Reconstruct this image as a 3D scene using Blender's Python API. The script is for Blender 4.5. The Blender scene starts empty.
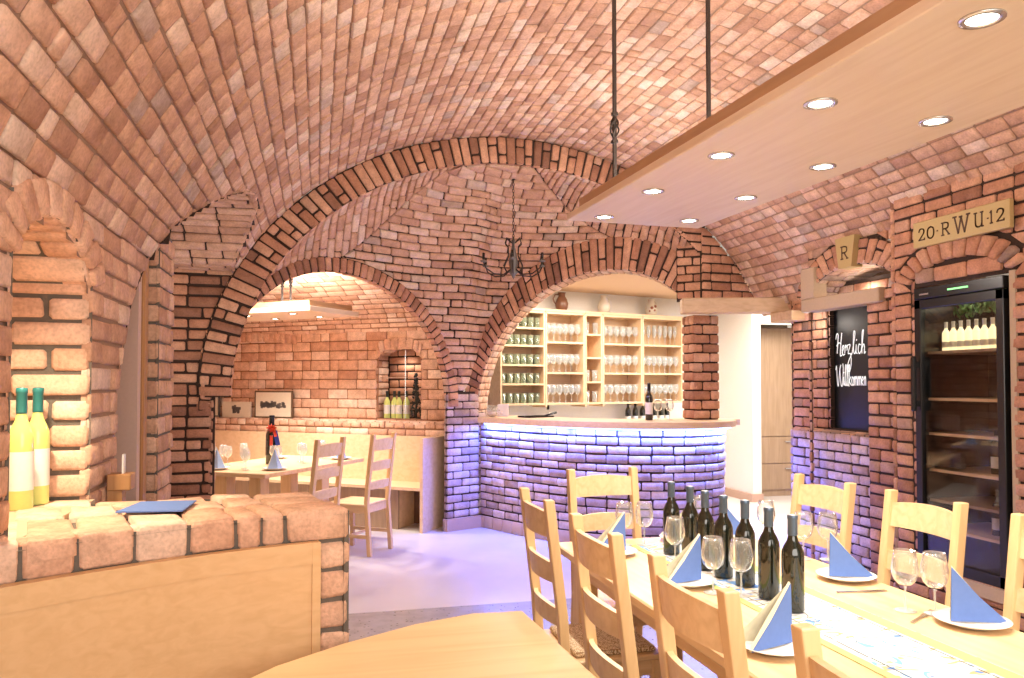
import bpy, math, random
import numpy as np
from mathutils import Vector, Matrix
random.seed(7); RNG = np.random.RandomState(11)
PI = math.pi
COL = bpy.context.scene.collection

# ---------------------------------------------------------------- materials
def newmat(name):
    m = bpy.data.materials.new(name); m.use_nodes = True
    nt = m.node_tree; b = nt.nodes['Principled BSDF']
    return m, nt, b
def plain(name, col, rough=.6, metal=0, spec=.5, emit=None, es=0, bump=0, bscale=60):
    m, nt, b = newmat(name)
    b.inputs['Base Color'].default_value = (*col, 1); b.inputs['Roughness'].default_value = rough
    b.inputs['Metallic'].default_value = metal; b.inputs['Specular IOR Level'].default_value = spec
    if emit: b.inputs['Emission Color'].default_value = (*emit, 1); b.inputs['Emission Strength'].default_value = es
    n = nt.nodes.new('ShaderNodeTexNoise'); n.inputs['Scale'].default_value = bscale
    tc = nt.nodes.new('ShaderNodeTexCoord'); nt.links.new(tc.outputs['Object'], n.inputs['Vector'])
    mx = nt.nodes.new('ShaderNodeMixRGB'); mx.blend_type = 'MULTIPLY'; mx.inputs[0].default_value = .12
    mx.inputs[1].default_value = (*col, 1); nt.links.new(n.outputs['Fac'], mx.inputs[2]); nt.links.new(mx.outputs[0], b.inputs['Base Color'])
    if bump:
        bp = nt.nodes.new('ShaderNodeBump'); bp.inputs['Strength'].default_value = bump; bp.inputs['Distance'].default_value = .01
        nt.links.new(n.outputs['Fac'], bp.inputs['Height']); nt.links.new(bp.outputs[0], b.inputs['Normal'])
    return m
def brickmat(name, stops, dark=.0):
    m, nt, b = newmat(name); N = nt.nodes; Lk = nt.links
    at = N.new('ShaderNodeAttribute'); at.attribute_name = 'tint'
    sp = N.new('ShaderNodeSeparateColor'); Lk.new(at.outputs['Color'], sp.inputs[0])
    cr = N.new('ShaderNodeValToRGB'); el = cr.color_ramp.elements
    while len(el) < len(stops): el.new(.5)
    for e, (p, c) in zip(el, stops): e.position = p; e.color = (*c, 1)
    Lk.new(sp.outputs[0], cr.inputs[0])
    tc = N.new('ShaderNodeTexCoord')
    n1 = N.new('ShaderNodeTexNoise'); n1.inputs['Scale'].default_value = 14; n1.inputs['Detail'].default_value = 6
    n2 = N.new('ShaderNodeTexNoise'); n2.inputs['Scale'].default_value = 85; n2.inputs['Detail'].default_value = 5
    for n in (n1, n2): Lk.new(tc.outputs['Object'], n.inputs['Vector'])
    r1 = N.new('ShaderNodeValToRGB'); r1.color_ramp.elements[0].position = .3; r1.color_ramp.elements[0].color = (.78, .75, .73, 1)
    r1.color_ramp.elements[1].position = .72; r1.color_ramp.elements[1].color = (1.2, 1.22, 1.25, 1)
    Lk.new(n1.outputs['Fac'], r1.inputs[0])
    mu = N.new('ShaderNodeMixRGB'); mu.blend_type = 'MULTIPLY'; mu.inputs[0].default_value = .8
    Lk.new(cr.outputs[0], mu.inputs[1]); Lk.new(r1.outputs[0], mu.inputs[2])
    r2 = N.new('ShaderNodeValToRGB'); r2.color_ramp.elements[0].position = .32; r2.color_ramp.elements[0].color = (.8, .79, .78, 1)
    r2.color_ramp.elements[1].position = .6; r2.color_ramp.elements[1].color = (1.08, 1.08, 1.08, 1)
    Lk.new(n2.outputs['Fac'], r2.inputs[0])
    m2 = N.new('ShaderNodeMixRGB'); m2.blend_type = 'MULTIPLY'; m2.inputs[0].default_value = .75
    Lk.new(mu.outputs[0], m2.inputs[1]); Lk.new(r2.outputs[0], m2.inputs[2])
    Lk.new(m2.outputs[0], b.inputs['Base Color'])
    b.inputs['Roughness'].default_value = .92; b.inputs['Specular IOR Level'].default_value = .2
    bp = N.new('ShaderNodeBump'); bp.inputs['Strength'].default_value = .55; bp.inputs['Distance'].default_value = .006
    ad = N.new('ShaderNodeMath'); ad.operation = 'ADD'; Lk.new(n1.outputs['Fac'], ad.inputs[0]); Lk.new(n2.outputs['Fac'], ad.inputs[1])
    Lk.new(ad.outputs[0], bp.inputs['Height']); Lk.new(bp.outputs[0], b.inputs['Normal'])
    return m
def woodmat(name, c1, c2, rough=.45, axis=0, scale=1.):
    m, nt, b = newmat(name); N = nt.nodes; Lk = nt.links
    tc = N.new('ShaderNodeTexCoord'); mp = N.new('ShaderNodeMapping')
    s = [9*scale]*3; s[axis] = .8*scale; mp.inputs['Scale'].default_value = s
    n = N.new('ShaderNodeTexNoise'); n.inputs['Scale'].default_value = 3; n.inputs['Detail'].default_value = 8; n.inputs['Distortion'].default_value = .6
    Lk.new(tc.outputs['Object'], mp.inputs[0]); Lk.new(mp.outputs[0], n.inputs['Vector'])
    cr = N.new('ShaderNodeValToRGB'); cr.color_ramp.elements[0].position = .3; cr.color_ramp.elements[0].color = (*c2, 1)
    cr.color_ramp.elements[1].position = .62; cr.color_ramp.elements[1].color = (*c1, 1)
    Lk.new(n.outputs['Fac'], cr.inputs[0]); Lk.new(cr.outputs[0], b.inputs['Base Color'])
    b.inputs['Roughness'].default_value = rough
    bp = N.new('ShaderNodeBump'); bp.inputs['Strength'].default_value = .08; bp.inputs['Distance'].default_value = .003
    Lk.new(n.outputs['Fac'], bp.inputs['Height']); Lk.new(bp.outputs[0], b.inputs['Normal'])
    return m
def glassmat(name, col=(1, 1, 1), tcol=(.97, .985, .98), refl=.5):
    m = bpy.data.materials.new(name); m.use_nodes = True; nt = m.node_tree; N = nt.nodes; Lk = nt.links
    N.remove(N['Principled BSDF']); out = N['Material Output']
    tr = N.new('ShaderNodeBsdfTransparent'); tr.inputs[0].default_value = (*tcol, 1)
    gl = N.new('ShaderNodeBsdfGlossy'); gl.inputs[0].default_value = (*col, 1); gl.inputs['Roughness'].default_value = .03
    lw = N.new('ShaderNodeLayerWeight'); lw.inputs[0].default_value = refl
    mx = N.new('ShaderNodeMixShader'); Lk.new(lw.outputs['Facing'], mx.inputs[0])
    p = N.new('ShaderNodeMath'); p.operation = 'POWER'; p.inputs[1].default_value = 1.6
    Lk.new(lw.outputs['Facing'], p.inputs[0]); Lk.new(p.outputs[0], mx.inputs[0])
    Lk.new(tr.outputs[0], mx.inputs[1]); Lk.new(gl.outputs[0], mx.inputs[2]); Lk.new(mx.outputs[0], out.inputs[0])
    return m

RED = [(0, (.40, .22, .145)), (.25, (.53, .31, .205)), (.5, (.60, .365, .245)), (.78, (.65, .42, .30)), (.93, (.70, .53, .41)), (1, (.42, .30, .24))]
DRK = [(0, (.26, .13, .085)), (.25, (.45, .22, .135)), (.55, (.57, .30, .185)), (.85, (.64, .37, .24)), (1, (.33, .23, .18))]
LIT = [(0, (.56, .31, .20)), (.3, (.66, .40, .27)), (.7, (.72, .47, .33)), (1, (.78, .58, .45))]  # paler copy for lamplit niche, parapet and back room; brightness put into colour
CNT = [(0, (.36, .25, .22)), (.3, (.50, .35, .31)), (.7, (.60, .44, .39)), (1, (.68, .54, .49))]
M = {}
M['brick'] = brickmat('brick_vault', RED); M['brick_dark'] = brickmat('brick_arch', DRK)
M['brick_lit'] = brickmat('brick_lit_copy', LIT); M['brick_bar'] = brickmat('brick_bar', CNT)
M['mort'] = plain('mortar_brown', (.31, .19, .125), .95, bump=.5)
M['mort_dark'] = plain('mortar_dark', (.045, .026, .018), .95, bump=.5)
M['mort_grey'] = plain('mortar_grey', (.15, .125, .10), .95, bump=.5)
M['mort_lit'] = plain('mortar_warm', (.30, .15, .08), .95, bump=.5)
M['beech'] = woodmat('beech_chair', (.80, .55, .28), (.70, .45, .21), .4, 2)
M['beech_seat'] = woodmat('beech_seat', (.80, .57, .32), (.70, .47, .24), .4, 1)
M['oak_y'] = woodmat('oak_table', (.80, .57, .32), (.68, .44, .22), .38, 1)
M['oak_x'] = woodmat('oak_panel', (.72, .465, .235), (.66, .41, .195), .42, 0, 1.6)
M['oak_fg'] = woodmat('oak_near_table', (.76, .52, .28), (.67, .43, .21), .35, 0, .6)
M['oak_panel'] = woodmat('oak_lamp_panel', (.80, .64, .47), (.74, .57, .40), .5, 1)
M['oak_edge'] = woodmat('oak_lamp_edge', (.50, .31, .17), (.43, .255, .13), .5, 1)
M['oak_beam'] = woodmat('oak_beam', (.66, .47, .29), (.55, .37, .21), .5, 0)
M['oak_cab'] = woodmat('oak_cabinet', (.78, .55, .34), (.70, .47, .27), .5, 0)
M['oak_grey'] = woodmat('oak_grey', (.42, .29, .19), (.34, .225, .14), .5, 2)
M['oak_door'] = woodmat('oak_door', (.45, .23, .09), (.36, .17, .06), .45, 2)
M['white'] = plain('white_plaster', (.82, .78, .72), .9)
M['pink'] = plain('pink_plaster', (.60, .42, .34), .9)
M['ceil'] = plain('cream_ceiling', (.80, .56, .34), .8)
M['iron'] = plain('wrought_iron', (.055, .042, .035), .5, .7, bump=.4, bscale=200)
M['iron_light'] = plain('dusty_iron', (.20, .19, .18), .5, .6, bump=.4, bscale=200)
M['black'] = plain('black_plastic', (.012, .012, .013), .25)
M['steel'] = plain('steel', (.6, .6, .6), .25, 1)
M['china'] = plain('white_china', (.86, .85, .83), .15)
M['napkin'] = plain('blue_napkin', (.13, .22, .52), .9)
M['napkin_back'] = plain('cream_napkin', (.80, .76, .52), .9)
M['napkin_stripe'] = plain('pale_blue_napkin', (.42, .55, .80), .9)
M['bottle'] = plain('dark_bottle_glass', (.012, .014, .008), .06, 0, .9)
M['capsule'] = plain('blue_grey_capsule', (.10, .14, .20), .35, .5)
M['label'] = plain('white_label', (.8, .78, .72), .7)
M['cork'] = plain('capsule_top', (.8, .78, .75), .4)
M['glass'] = glassmat('clear_glass'); M['glass_green'] = glassmat('green_glass', (.8, 1, .8), (.80, .90, .76), .5)
M['glass_shelf'] = plain('shelf_glass', (.9, .93, .92), .1)
M['pane'] = glassmat('fridge_pane', (1, 1, 1), (.88, .88, .86), .22)
M['wine_y'] = plain('white_wine', (.62, .64, .16), .08, emit=(.8, .85, .35), es=.12)  # faint emission puts the glow of lit wine into the material
M['teal'] = plain('teal_capsule', (.02, .16, .15), .4)
M['lens'] = plain('lamp_lens', (1, 1, 1), .5, emit=(1, .93, .8), es=14)
M['chrome'] = plain('lamp_ring', (.75, .73, .7), .25, .8)
M['led'] = plain('led_strip', (1, 1, 1), .5, emit=(.18, .42, 1), es=4)
M['gold'] = plain('gold_plaque', (.56, .42, .18), .55, .15, bump=.2, bscale=90)
M['letter'] = plain('brown_lettering', (.11, .055, .025), .6)
M['chalk'] = plain('white_chalk', (.9, .9, .88), .9, emit=(1, 1, 1), es=.25)  # slight emission makes the strokes glow by themselves
M['slate'] = plain('blackboard', (.012, .013, .013), .45)
M['stone'] = plain('cream_stone', (.56, .42, .28), .8, bump=.2)
M['paper'] = plain('photo_paper', (.74, .66, .52), .8)
M['frame_dark'] = plain('dark_frame', (.14, .09, .05), .5)
M['photo_dark'] = plain('photo_ink', (.17, .15, .14), .8)
M['jug'] = plain('brown_jug', (.20, .085, .045), .35)
M['jug_w'] = plain('cream_jug', (.72, .64, .52), .3); M['jug_b'] = plain('painted_flower', (.35, .12, .07), .5)
M['red'] = plain('red_ribbon', (.75, .07, .03), .45); M['bluerib'] = plain('blue_ribbon', (.03, .05, .35), .45)
M['leaf'] = plain('garland_leaf', (.05, .13, .03), .7); M['dried'] = plain('dried_flowers', (.62, .50, .40), .9)
M['leaf_dark'] = plain('dark_leaf', (.03, .04, .035), .5)
M['bottle_glow'] = plain('glowing_bottle_fill', (.75, .68, .4), .2, emit=(1, .8, .45), es=1.2)  # bottles are no lamps; their glow is emission in the material
M['tile'] = plain('base_tile', (.55, .36, .26), .6)
M['rail'] = plain('grey_rail', (.18, .18, .18), .4, .6)
M['screen'] = plain('green_display', (.05, .2, .05), .4, emit=(.3, 1, .3), es=1.5)

def floor_light():
    m, nt, b = newmat('floor_pale_tile'); N = nt.nodes; Lk = nt.links
    tc = N.new('ShaderNodeTexCoord'); n = N.new('ShaderNodeTexNoise'); n.inputs['Scale'].default_value = 1.3; n.inputs['Detail'].default_value = 5
    Lk.new(tc.outputs['Object'], n.inputs['Vector'])
    cr = N.new('ShaderNodeValToRGB'); cr.color_ramp.elements[0].position = .3; cr.color_ramp.elements[0].color = (.56, .52, .50, 1)
    cr.color_ramp.elements[1].position = .7; cr.color_ramp.elements[1].color = (.68, .64, .61, 1)
    Lk.new(n.outputs['Fac'], cr.inputs[0]); Lk.new(cr.outputs[0], b.inputs['Base Color']); b.inputs['Roughness'].default_value = .3
    return m
def floor_terr():
    m, nt, b = newmat('floor_terrazzo'); N = nt.nodes; Lk = nt.links
    tc = N.new('ShaderNodeTexCoord'); v = N.new('ShaderNodeTexVoronoi'); v.inputs['Scale'].default_value = 26
    n = N.new('ShaderNodeTexNoise'); n.inputs['Scale'].default_value = 9; n.inputs['Detail'].default_value = 6
    Lk.new(tc.outputs['Object'], v.inputs['Vector']); Lk.new(tc.outputs['Object'], n.inputs['Vector'])
    cr = N.new('ShaderNodeValToRGB'); cr.color_ramp.elements[0].position = .12; cr.color_ramp.elements[0].color = (.10, .09, .085, 1)
    cr.color_ramp.elements[1].position = .2; cr.color_ramp.elements[1].color = (.47, .44, .42, 1)
    Lk.new(v.outputs['Distance'], cr.inputs[0])
    mx = N.new('ShaderNodeMixRGB'); mx.blend_type = 'MULTIPLY'; mx.inputs[0].default_value = .5
    Lk.new(cr.outputs[0], mx.inputs[1]); Lk.new(n.outputs['Fac'], mx.inputs[2]); Lk.new(mx.outputs[0], b.inputs['Base Color'])
    b.inputs['Roughness'].default_value = .25
    return m
def runner_mat():
    m, nt, b = newmat('table_runner_print'); N = nt.nodes; Lk = nt.links
    tc = N.new('ShaderNodeTexCoord')
    def blot(scale, col, th, prev, wx=1, wy=1, off=0):
        mp = N.new('ShaderNodeMapping'); mp.inputs['Scale'].default_value = (wx, wy, 1); mp.inputs['Location'].default_value = (off, off*.7, 0)
        mp.inputs['Rotation'].default_value = (0, 0, .4+off)
        Lk.new(tc.outputs['Object'], mp.inputs[0])
        n = N.new('ShaderNodeTexNoise'); n.inputs['Scale'].default_value = scale; n.inputs['Detail'].default_value = 1.5; n.inputs['Distortion'].default_value = 1.2
        Lk.new(mp.outputs[0], n.inputs['Vector'])
        r = N.new('ShaderNodeValToRGB'); r.color_ramp.elements[0].position = th; r.color_ramp.elements[1].position = th+.02
        r.color_ramp.elements[0].color = (0, 0, 0, 1); r.color_ramp.elements[1].color = (1, 1, 1, 1)
        Lk.new(n.outputs['Fac'], r.inputs[0])
        mx = N.new('ShaderNodeMixRGB'); Lk.new(r.outputs[0], mx.inputs[0]); Lk.new(prev, mx.inputs[1]); mx.inputs[2].default_value = (*col, 1)
        return mx.outputs[0]
    base = N.new('ShaderNodeRGB'); base.outputs[0].default_value = (.60, .61, .58, 1)
    o = blot(9, (.45, .34, .16), .62, base.outputs[0], 1, 2.6, 3)
    o = blot(8, (.16, .34, .66), .62, o, 2.2, 1, 9)
    o = blot(11, (.08, .2, .5), .67, o, 1, 2.0, 21)
    Lk.new(o, b.inputs['Base Color']); b.inputs['Roughness'].default_value = .8
    return m
def weave_mat():
    m, nt, b = newmat('woven_cushion'); N = nt.nodes; Lk = nt.links
    tc = N.new('ShaderNodeTexCoord'); w = N.new('ShaderNodeTexWave'); w.inputs['Scale'].default_value = 22; w.inputs['Distortion'].default_value = 6; w.inputs['Detail Scale'].default_value = 6
    Lk.new(tc.outputs['Object'], w.inputs['Vector'])
    cr = N.new('ShaderNodeValToRGB'); cr.color_ramp.elements[0].position = .42; cr.color_ramp.elements[0].color = (.34, .20, .09, 1)
    cr.color_ramp.elements[1].position = .52; cr.color_ramp.elements[1].color = (.80, .66, .45, 1)
    Lk.new(w.outputs['Fac'], cr.inputs[0]); Lk.new(cr.outputs[0], b.inputs['Base Color']); b.inputs['Roughness'].default_value = .9
    return m
M['floor'] = floor_light(); M['terrazzo'] = floor_terr(); M['runner'] = runner_mat(); M['weave'] = weave_mat()
M['runner_line'] = plain('runner_dark_line', (.07, .10, .09), .8); M['runner_edge'] = plain('runner_green_edge', (.50, .54, .18), .8)

# ---------------------------------------------------------------- mesh helpers
class MB:
    def __init__(s): s.v = []; s.f = []; s.m = []; s.sm = []
    def add(s, v, f, mi=0, mat=None, smooth=False):
        o = len(s.v)
        for p in v:
            p = Vector(p)
            if mat is not None: p = mat @ p
            s.v.append(tuple(p))
        for q in f: s.f.append([i+o for i in q]); s.m.append(mi); s.sm.append(smooth)
        return s
    def box(s, x0, x1, y0, y1, z0, z1, mi=0, mat=None, bev=0):
        if bev <= 0:
            v = [(x, y, z) for z in (z0, z1) for y in (y0, y1) for x in (x0, x1)]
            f = [(0, 2, 3, 1), (4, 5, 7, 6), (0, 1, 5, 4), (2, 6, 7, 3), (0, 4, 6, 2), (1, 3, 7, 5)]
            return s.add(v, f, mi, mat)
        # chamfered box
        c = [(x0+x1)/2, (y0+y1)/2, (z0+z1)/2]; h = [(x1-x0)/2, (y1-y0)/2, (z1-z0)/2]; b = min(bev, min(h)*.49)
        v = []; idx = {}
        for sx in (-1, 1):
            for sy in (-1, 1):
                for sz in (-1, 1):
                    for a in range(3):
                        d = [h[0]-b, h[1]-b, h[2]-b]; d[a] = h[a]
                        idx[(sx, sy, sz, a)] = len(v); v.append((c[0]+sx*d[0], c[1]+sy*d[1], c[2]+sz*d[2]))
        f = []
        S = (-1, 1)
        for a in range(3):
            for sg in S:
                q = []
                for (p, r) in ((-1, -1), (1, -1), (1, 1), (-1, 1)):
                    k = [0, 0, 0]; k[a] = sg; k[(a+1) % 3] = p; k[(a+2) % 3] = r; q.append(idx[(*k, a)])
                if sg < 0: q.reverse()
                f.append(q)
        for a in range(3):          # edges along axis a
            b1, b2 = (a+1) % 3, (a+2) % 3
            for p in S:
                for r in S:
                    def k(sa, ax):
                        t = [0, 0, 0]; t[a] = sa; t[b1] = p; t[b2] = r; return idx[(*t, ax)]
                    q = [k(-1, b1), k(1, b1), k(1, b2), k(-1, b2)]
                    if p*r > 0: q.reverse()
                    q.reverse() if False else None
                    f.append(q)
        for sx in S:
            for sy in S:
                for sz in S:
                    q = [idx[(sx, sy, sz, 0)], idx[(sx, sy, sz, 1)], idx[(sx, sy, sz, 2)]]
                    if sx*sy*sz < 0: q.reverse()
                    f.append(q)
        return s.add(v, f, mi, mat)
    def bar(s, a, b, w, h, mi=0, up=(0, 0, 1), mat=None, bev=0):
        a = Vector(a); b = Vector(b); d = (b-a); L = d.length; d.normalize()
        u = Vector(up); x = d.cross(u)
        if x.length < 1e-4: u = Vector((0, 1, 0)); x = d.cross(u)
        x.normalize(); z = x.cross(d)
        R = Matrix(((x.x, d.x, z.x, a.x), (x.y, d.y, z.y, a.y), (x.z, d.z, z.z, a.z), (0, 0, 0, 1)))
        if mat is not None: R = mat @ R
        return s.box(-w/2, w/2, 0, L, -h/2, h/2, mi, R, bev)
    def tube(s, pts, r, n=8, mi=0, mat=None, cap=True, sx=1.):
        pts = [Vector(p) for p in pts]; rr = r if isinstance(r, (list, tuple)) else [r]*len(pts)
        v = []; f = []; ref = None
        for i, p in enumerate(pts):
            d = (pts[min(i+1, len(pts)-1)]-pts[max(i-1, 0)]).normalized()
            if ref is None: ref = Vector((1, 0, 0)) if abs(d.x) < .8 else Vector((0, 1, 0))
            x = (ref-d*ref.dot(d)).normalized(); y = d.cross(x); ref = x
            for k in range(n):
                a = 2*PI*k/n; v.append(p+(x*math.cos(a)*sx+y*math.sin(a))*rr[i])
        for i in range(len(pts)-1):
            for k in range(n): f.append((i*n+k, i*n+(k+1) % n, (i+1)*n+(k+1) % n, (i+1)*n+k))
        if cap: f.append(list(range(n))[::-1]); f.append([(len(pts)-1)*n+k for k in range(n)])
        return s.add(v, f, mi, mat, True)
    def lathe(s, prof, n=20, mi=0, mat=None, c=(0, 0), smooth=True):
        v = []; f = []
        for (r, z) in prof:
            for k in range(n):
                a = 2*PI*k/n; v.append((c[0]+r*math.cos(a), c[1]+r*math.sin(a), z))
        for i in range(len(prof)-1):
            for k in range(n): f.append((i*n+k, i*n+(k+1) % n, (i+1)*n+(k+1) % n, (i+1)*n+k))
        if prof[0][0] > 1e-5: f.append(list(range(n))[::-1])
        if prof[-1][0] > 1e-5: f.append([(len(prof)-1)*n+k for k in range(n)])
        return s.add(v, f, mi, mat, smooth)
    def shell(s, prof, n=20, mi=0, c=(0, 0)):      # open lathe without caps
        v = []; f = []
        for (r, z) in prof:
            for k in range(n):
                a = 2*PI*k/n; v.append((c[0]+r*math.cos(a), c[1]+r*math.sin(a), z))
        for i in range(len(prof)-1):
            for k in range(n): f.append((i*n+k, i*n+(k+1) % n, (i+1)*n+(k+1) % n, (i+1)*n+k))
        return s.add(v, f, mi, None, True)
    def prism(s, poly, z0, z1, mi=0, mat=None):
        n = len(poly); v = [(x, y, z0) for x, y in poly]+[(x, y, z1) for x, y in poly]
        f = [list(range(n))[::-1], [n+i for i in range(n)]]+[(i, (i+1) % n, n+(i+1) % n, n+i) for i in range(n)]
        return s.add(v, f, mi, mat)
    def blob(s, c, r, mi=0, n=8, mat=None, sz=1.):
        prof = [(max(r*math.sin(PI*i/n), 1e-6), -r*sz*math.cos(PI*i/n)+c[2]) for i in range(n+1)]
        return s.lathe(prof, n+2, mi, mat, (c[0], c[1]))
    def mesh(s, name, mats):
        me = bpy.data.meshes.new(name); me.from_pydata(s.v, [], s.f)
        for m in (mats if isinstance(mats, (list, tuple)) else [mats]): me.materials.append(m)
        me.polygons.foreach_set('material_index', s.m); me.polygons.foreach_set('use_smooth', s.sm); me.update()
        return me
    def build(s, name, mats, parent=None):
        o = bpy.data.objects.new(name, s.mesh(name, mats)); COL.objects.link(o)
        if parent: o.parent = parent
        return o
def tag(o, label=None, cat=None, group=None, kind=None):
    if label: o['label'] = label
    if cat: o['category'] = cat
    if group: o['group'] = group
    if kind: o['kind'] = kind
    return o
def struct(o, label, cat='wall'): return tag(o, label, cat, None, 'structure')
def empty(name, loc=(0, 0, 0), rz=0, label=None, cat=None, group=None):
    o = bpy.data.objects.new(name, None); COL.objects.link(o); o.location = loc; o.rotation_euler = (0, 0, rz)
    o.empty_display_size = .05
    return tag(o, label, cat, group)
def copy_tree(o, parent=None):
    c = o.copy(); COL.objects.link(c)
    if parent: c.parent = parent
    for ch in list(o.children): copy_tree(ch, c)
    return c
class Proto:
    """first place() uses the original, later ones copy it with its parts"""
    def __init__(s, root): s.root = root; s.used = False
    def place(s, loc, rz=0, label=None, group=None, cat=None):
        o = copy_tree(s.root) if s.used else s.root
        s.used = True
        o.location = loc; o.rotation_euler = (0, 0, rz)
        return tag(o, label, cat, group)

# ---------------------------------------------------------------- brick laying
class Bricks:
    def __init__(s): s.V = []; s.F = []; s.T = []; s.MI = []; s.n = 0; s.SM = []
    def put(s, Mf, ua0, ub0, ua1, ub1, va, vb, gap=.012, depth=.03, sign=1, rnd=.008, lift=0., rough=.0022, mi=0, tint=(0, 1), hv=.004):
        n = len(va)
        if n == 0: return
        um = (ua0+ub0+ua1+ub1)/4; vm = (va+vb)/2; e = 1e-3
        du = (Mf(um+e, vm)-Mf(um-e, vm))/(2*e); dv = (Mf(um, vm+e)-Mf(um, vm-e))/(2*e)
        su = np.linalg.norm(du, axis=1)+1e-9; sv = np.linalg.norm(dv, axis=1)+1e-9
        g = gap/2; gj = lambda: g*(1+.5*RNG.uniform(-1, 1, n))
        ua0 = ua0+gj()/su; ua1 = ua1+gj()/su; ub0 = ub0-gj()/su; ub1 = ub1-gj()/su; va2 = va+gj()/sv; vb2 = vb-gj()/sv
        lu = np.clip((ub0+ub1-ua0-ua1)/2*su, .02, 9); lv = np.clip((vb2-va2)*sv, .02, 9)
        ru = np.minimum(rnd/lu, .3); rv = np.minimum(rnd/lv, .3)
        P = np.stack([np.zeros(n), ru, 1-ru, np.ones(n)], 1); Q = np.stack([np.zeros(n), rv, 1-rv, np.ones(n)], 1)
        U = np.zeros((n, 4, 4)); Vv = np.zeros((n, 4, 4))
        for j in range(4):
            a = ua0*(1-Q[:, j])+ua1*Q[:, j]; b = ub0*(1-Q[:, j])+ub1*Q[:, j]
            for i in range(4):
                U[:, i, j] = a+(b-a)*P[:, i]; Vv[:, i, j] = va2+(vb2-va2)*Q[:, j]
        H = np.zeros((n, 4, 4)); 
        H[:, [0, 3], :] -= rnd*.5; H[:, :, [0, 3]] -= rnd*.5
        for i in (0, 3):
            for j in (0, 3): H[:, i, j] -= rnd*.35
        H += RNG.uniform(-1, 1, H.shape)*rough + (RNG.uniform(-1, 1, n)*hv+lift)[:, None, None]
        # corner rounding: pull the corners in
        jit = RNG.uniform(-1, 1, U.shape)*rough*.6
        U = U+jit/su[:, None, None]; Vv = Vv+RNG.uniform(-1, 1, U.shape)*rough*.6/sv[:, None, None]
        cu = rnd*.45/su; cv = rnd*.45/sv
        for (i, j, a, b) in ((0, 0, 1, 1), (3, 0, -1, 1), (0, 3, 1, -1), (3, 3, -1, -1)):
            U[:, i, j] += a*cu; Vv[:, i, j] += b*cv
        Uf = U.reshape(-1); Vf = Vv.reshape(-1)
        pos = Mf(Uf, Vf)
        d1 = Mf(Uf+e, Vf)-Mf(Uf-e, Vf); d2 = Mf(Uf, Vf+e)-Mf(Uf, Vf-e)
        N = np.cross(d1, d2)*sign; N /= (np.linalg.norm(N, axis=1)[:, None]+1e-12)
        top = (pos+N*H.reshape(-1)[:, None]).reshape(n, 16, 3)
        per = [0, 4, 8, 12, 13, 14, 15, 11, 7, 3, 2, 1]
        base = (pos-N*depth).reshape(n, 16, 3)[:, per]
        verts = np.concatenate([top, base], 1).reshape(-1, 3)
        fq = []
        for i in range(3):
            for j in range(3):
                a = i*4+j; q = (a, a+4, a+5, a+1); fq.append(q if sign > 0 else q[::-1])
        for k in range(12):
            a, b = per[k], per[(k+1) % 12]; q = (a, 16+k, 16+(k+1) % 12, b); fq.append(q if sign > 0 else q[::-1])
        fq = np.array(fq); F = (fq[None]+(np.arange(n)*28)[:, None, None]+s.n).reshape(-1, 4)
        s.V.append(verts); s.F.append(F); s.n += n*28; s.MI.append(np.full(len(F), mi)); s.SM.append(np.ones(len(F), bool))
        t = tint[0]+(tint[1]-tint[0])*RNG.uniform(0, 1, n)
        s.T.append(np.repeat(t, 28))
    def grid(s, Mf, u0, u1, v0, v1, nu, nv, off, sign=1, mi=1, pred=None):
        u = np.linspace(u0, u1, nu+1); v = np.linspace(v0, v1, nv+1)
        U, V = np.meshgrid(u, v, indexing='ij'); U = U.reshape(-1); V = V.reshape(-1); e = 1e-3
        pos = Mf(U, V); N = np.cross(Mf(U+e, V)-Mf(U-e, V), Mf(U, V+e)-Mf(U, V-e))*sign
        N /= (np.linalg.norm(N, axis=1)[:, None]+1e-12)
        pos = pos-N*off
        i, j = np.meshgrid(np.arange(nu), np.arange(nv), indexing='ij'); i = i.reshape(-1); j = j.reshape(-1)
        if pred is not None:
            uc = (u[i]+u[i+1])/2; vc = (v[j]+v[j+1])/2
            ok = np.zeros(len(i), bool)
            for k in range(len(v)-1):
                m = j == k
                ok[m] = pred(uc[m], (v[k]+v[k+1])/2)
            i = i[ok]; j = j[ok]
        W = nv+1; F = np.stack([i*W+j, (i+1)*W+j, (i+1)*W+j+1, i*W+j+1], 1)
        if sign < 0: F = F[:, ::-1]
        s.V.append(pos); s.F.append(F+s.n); s.n += len(pos); s.MI.append(np.full(len(F), mi)); s.SM.append(np.ones(len(F), bool)); s.T.append(np.full(len(pos), .5))
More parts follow.
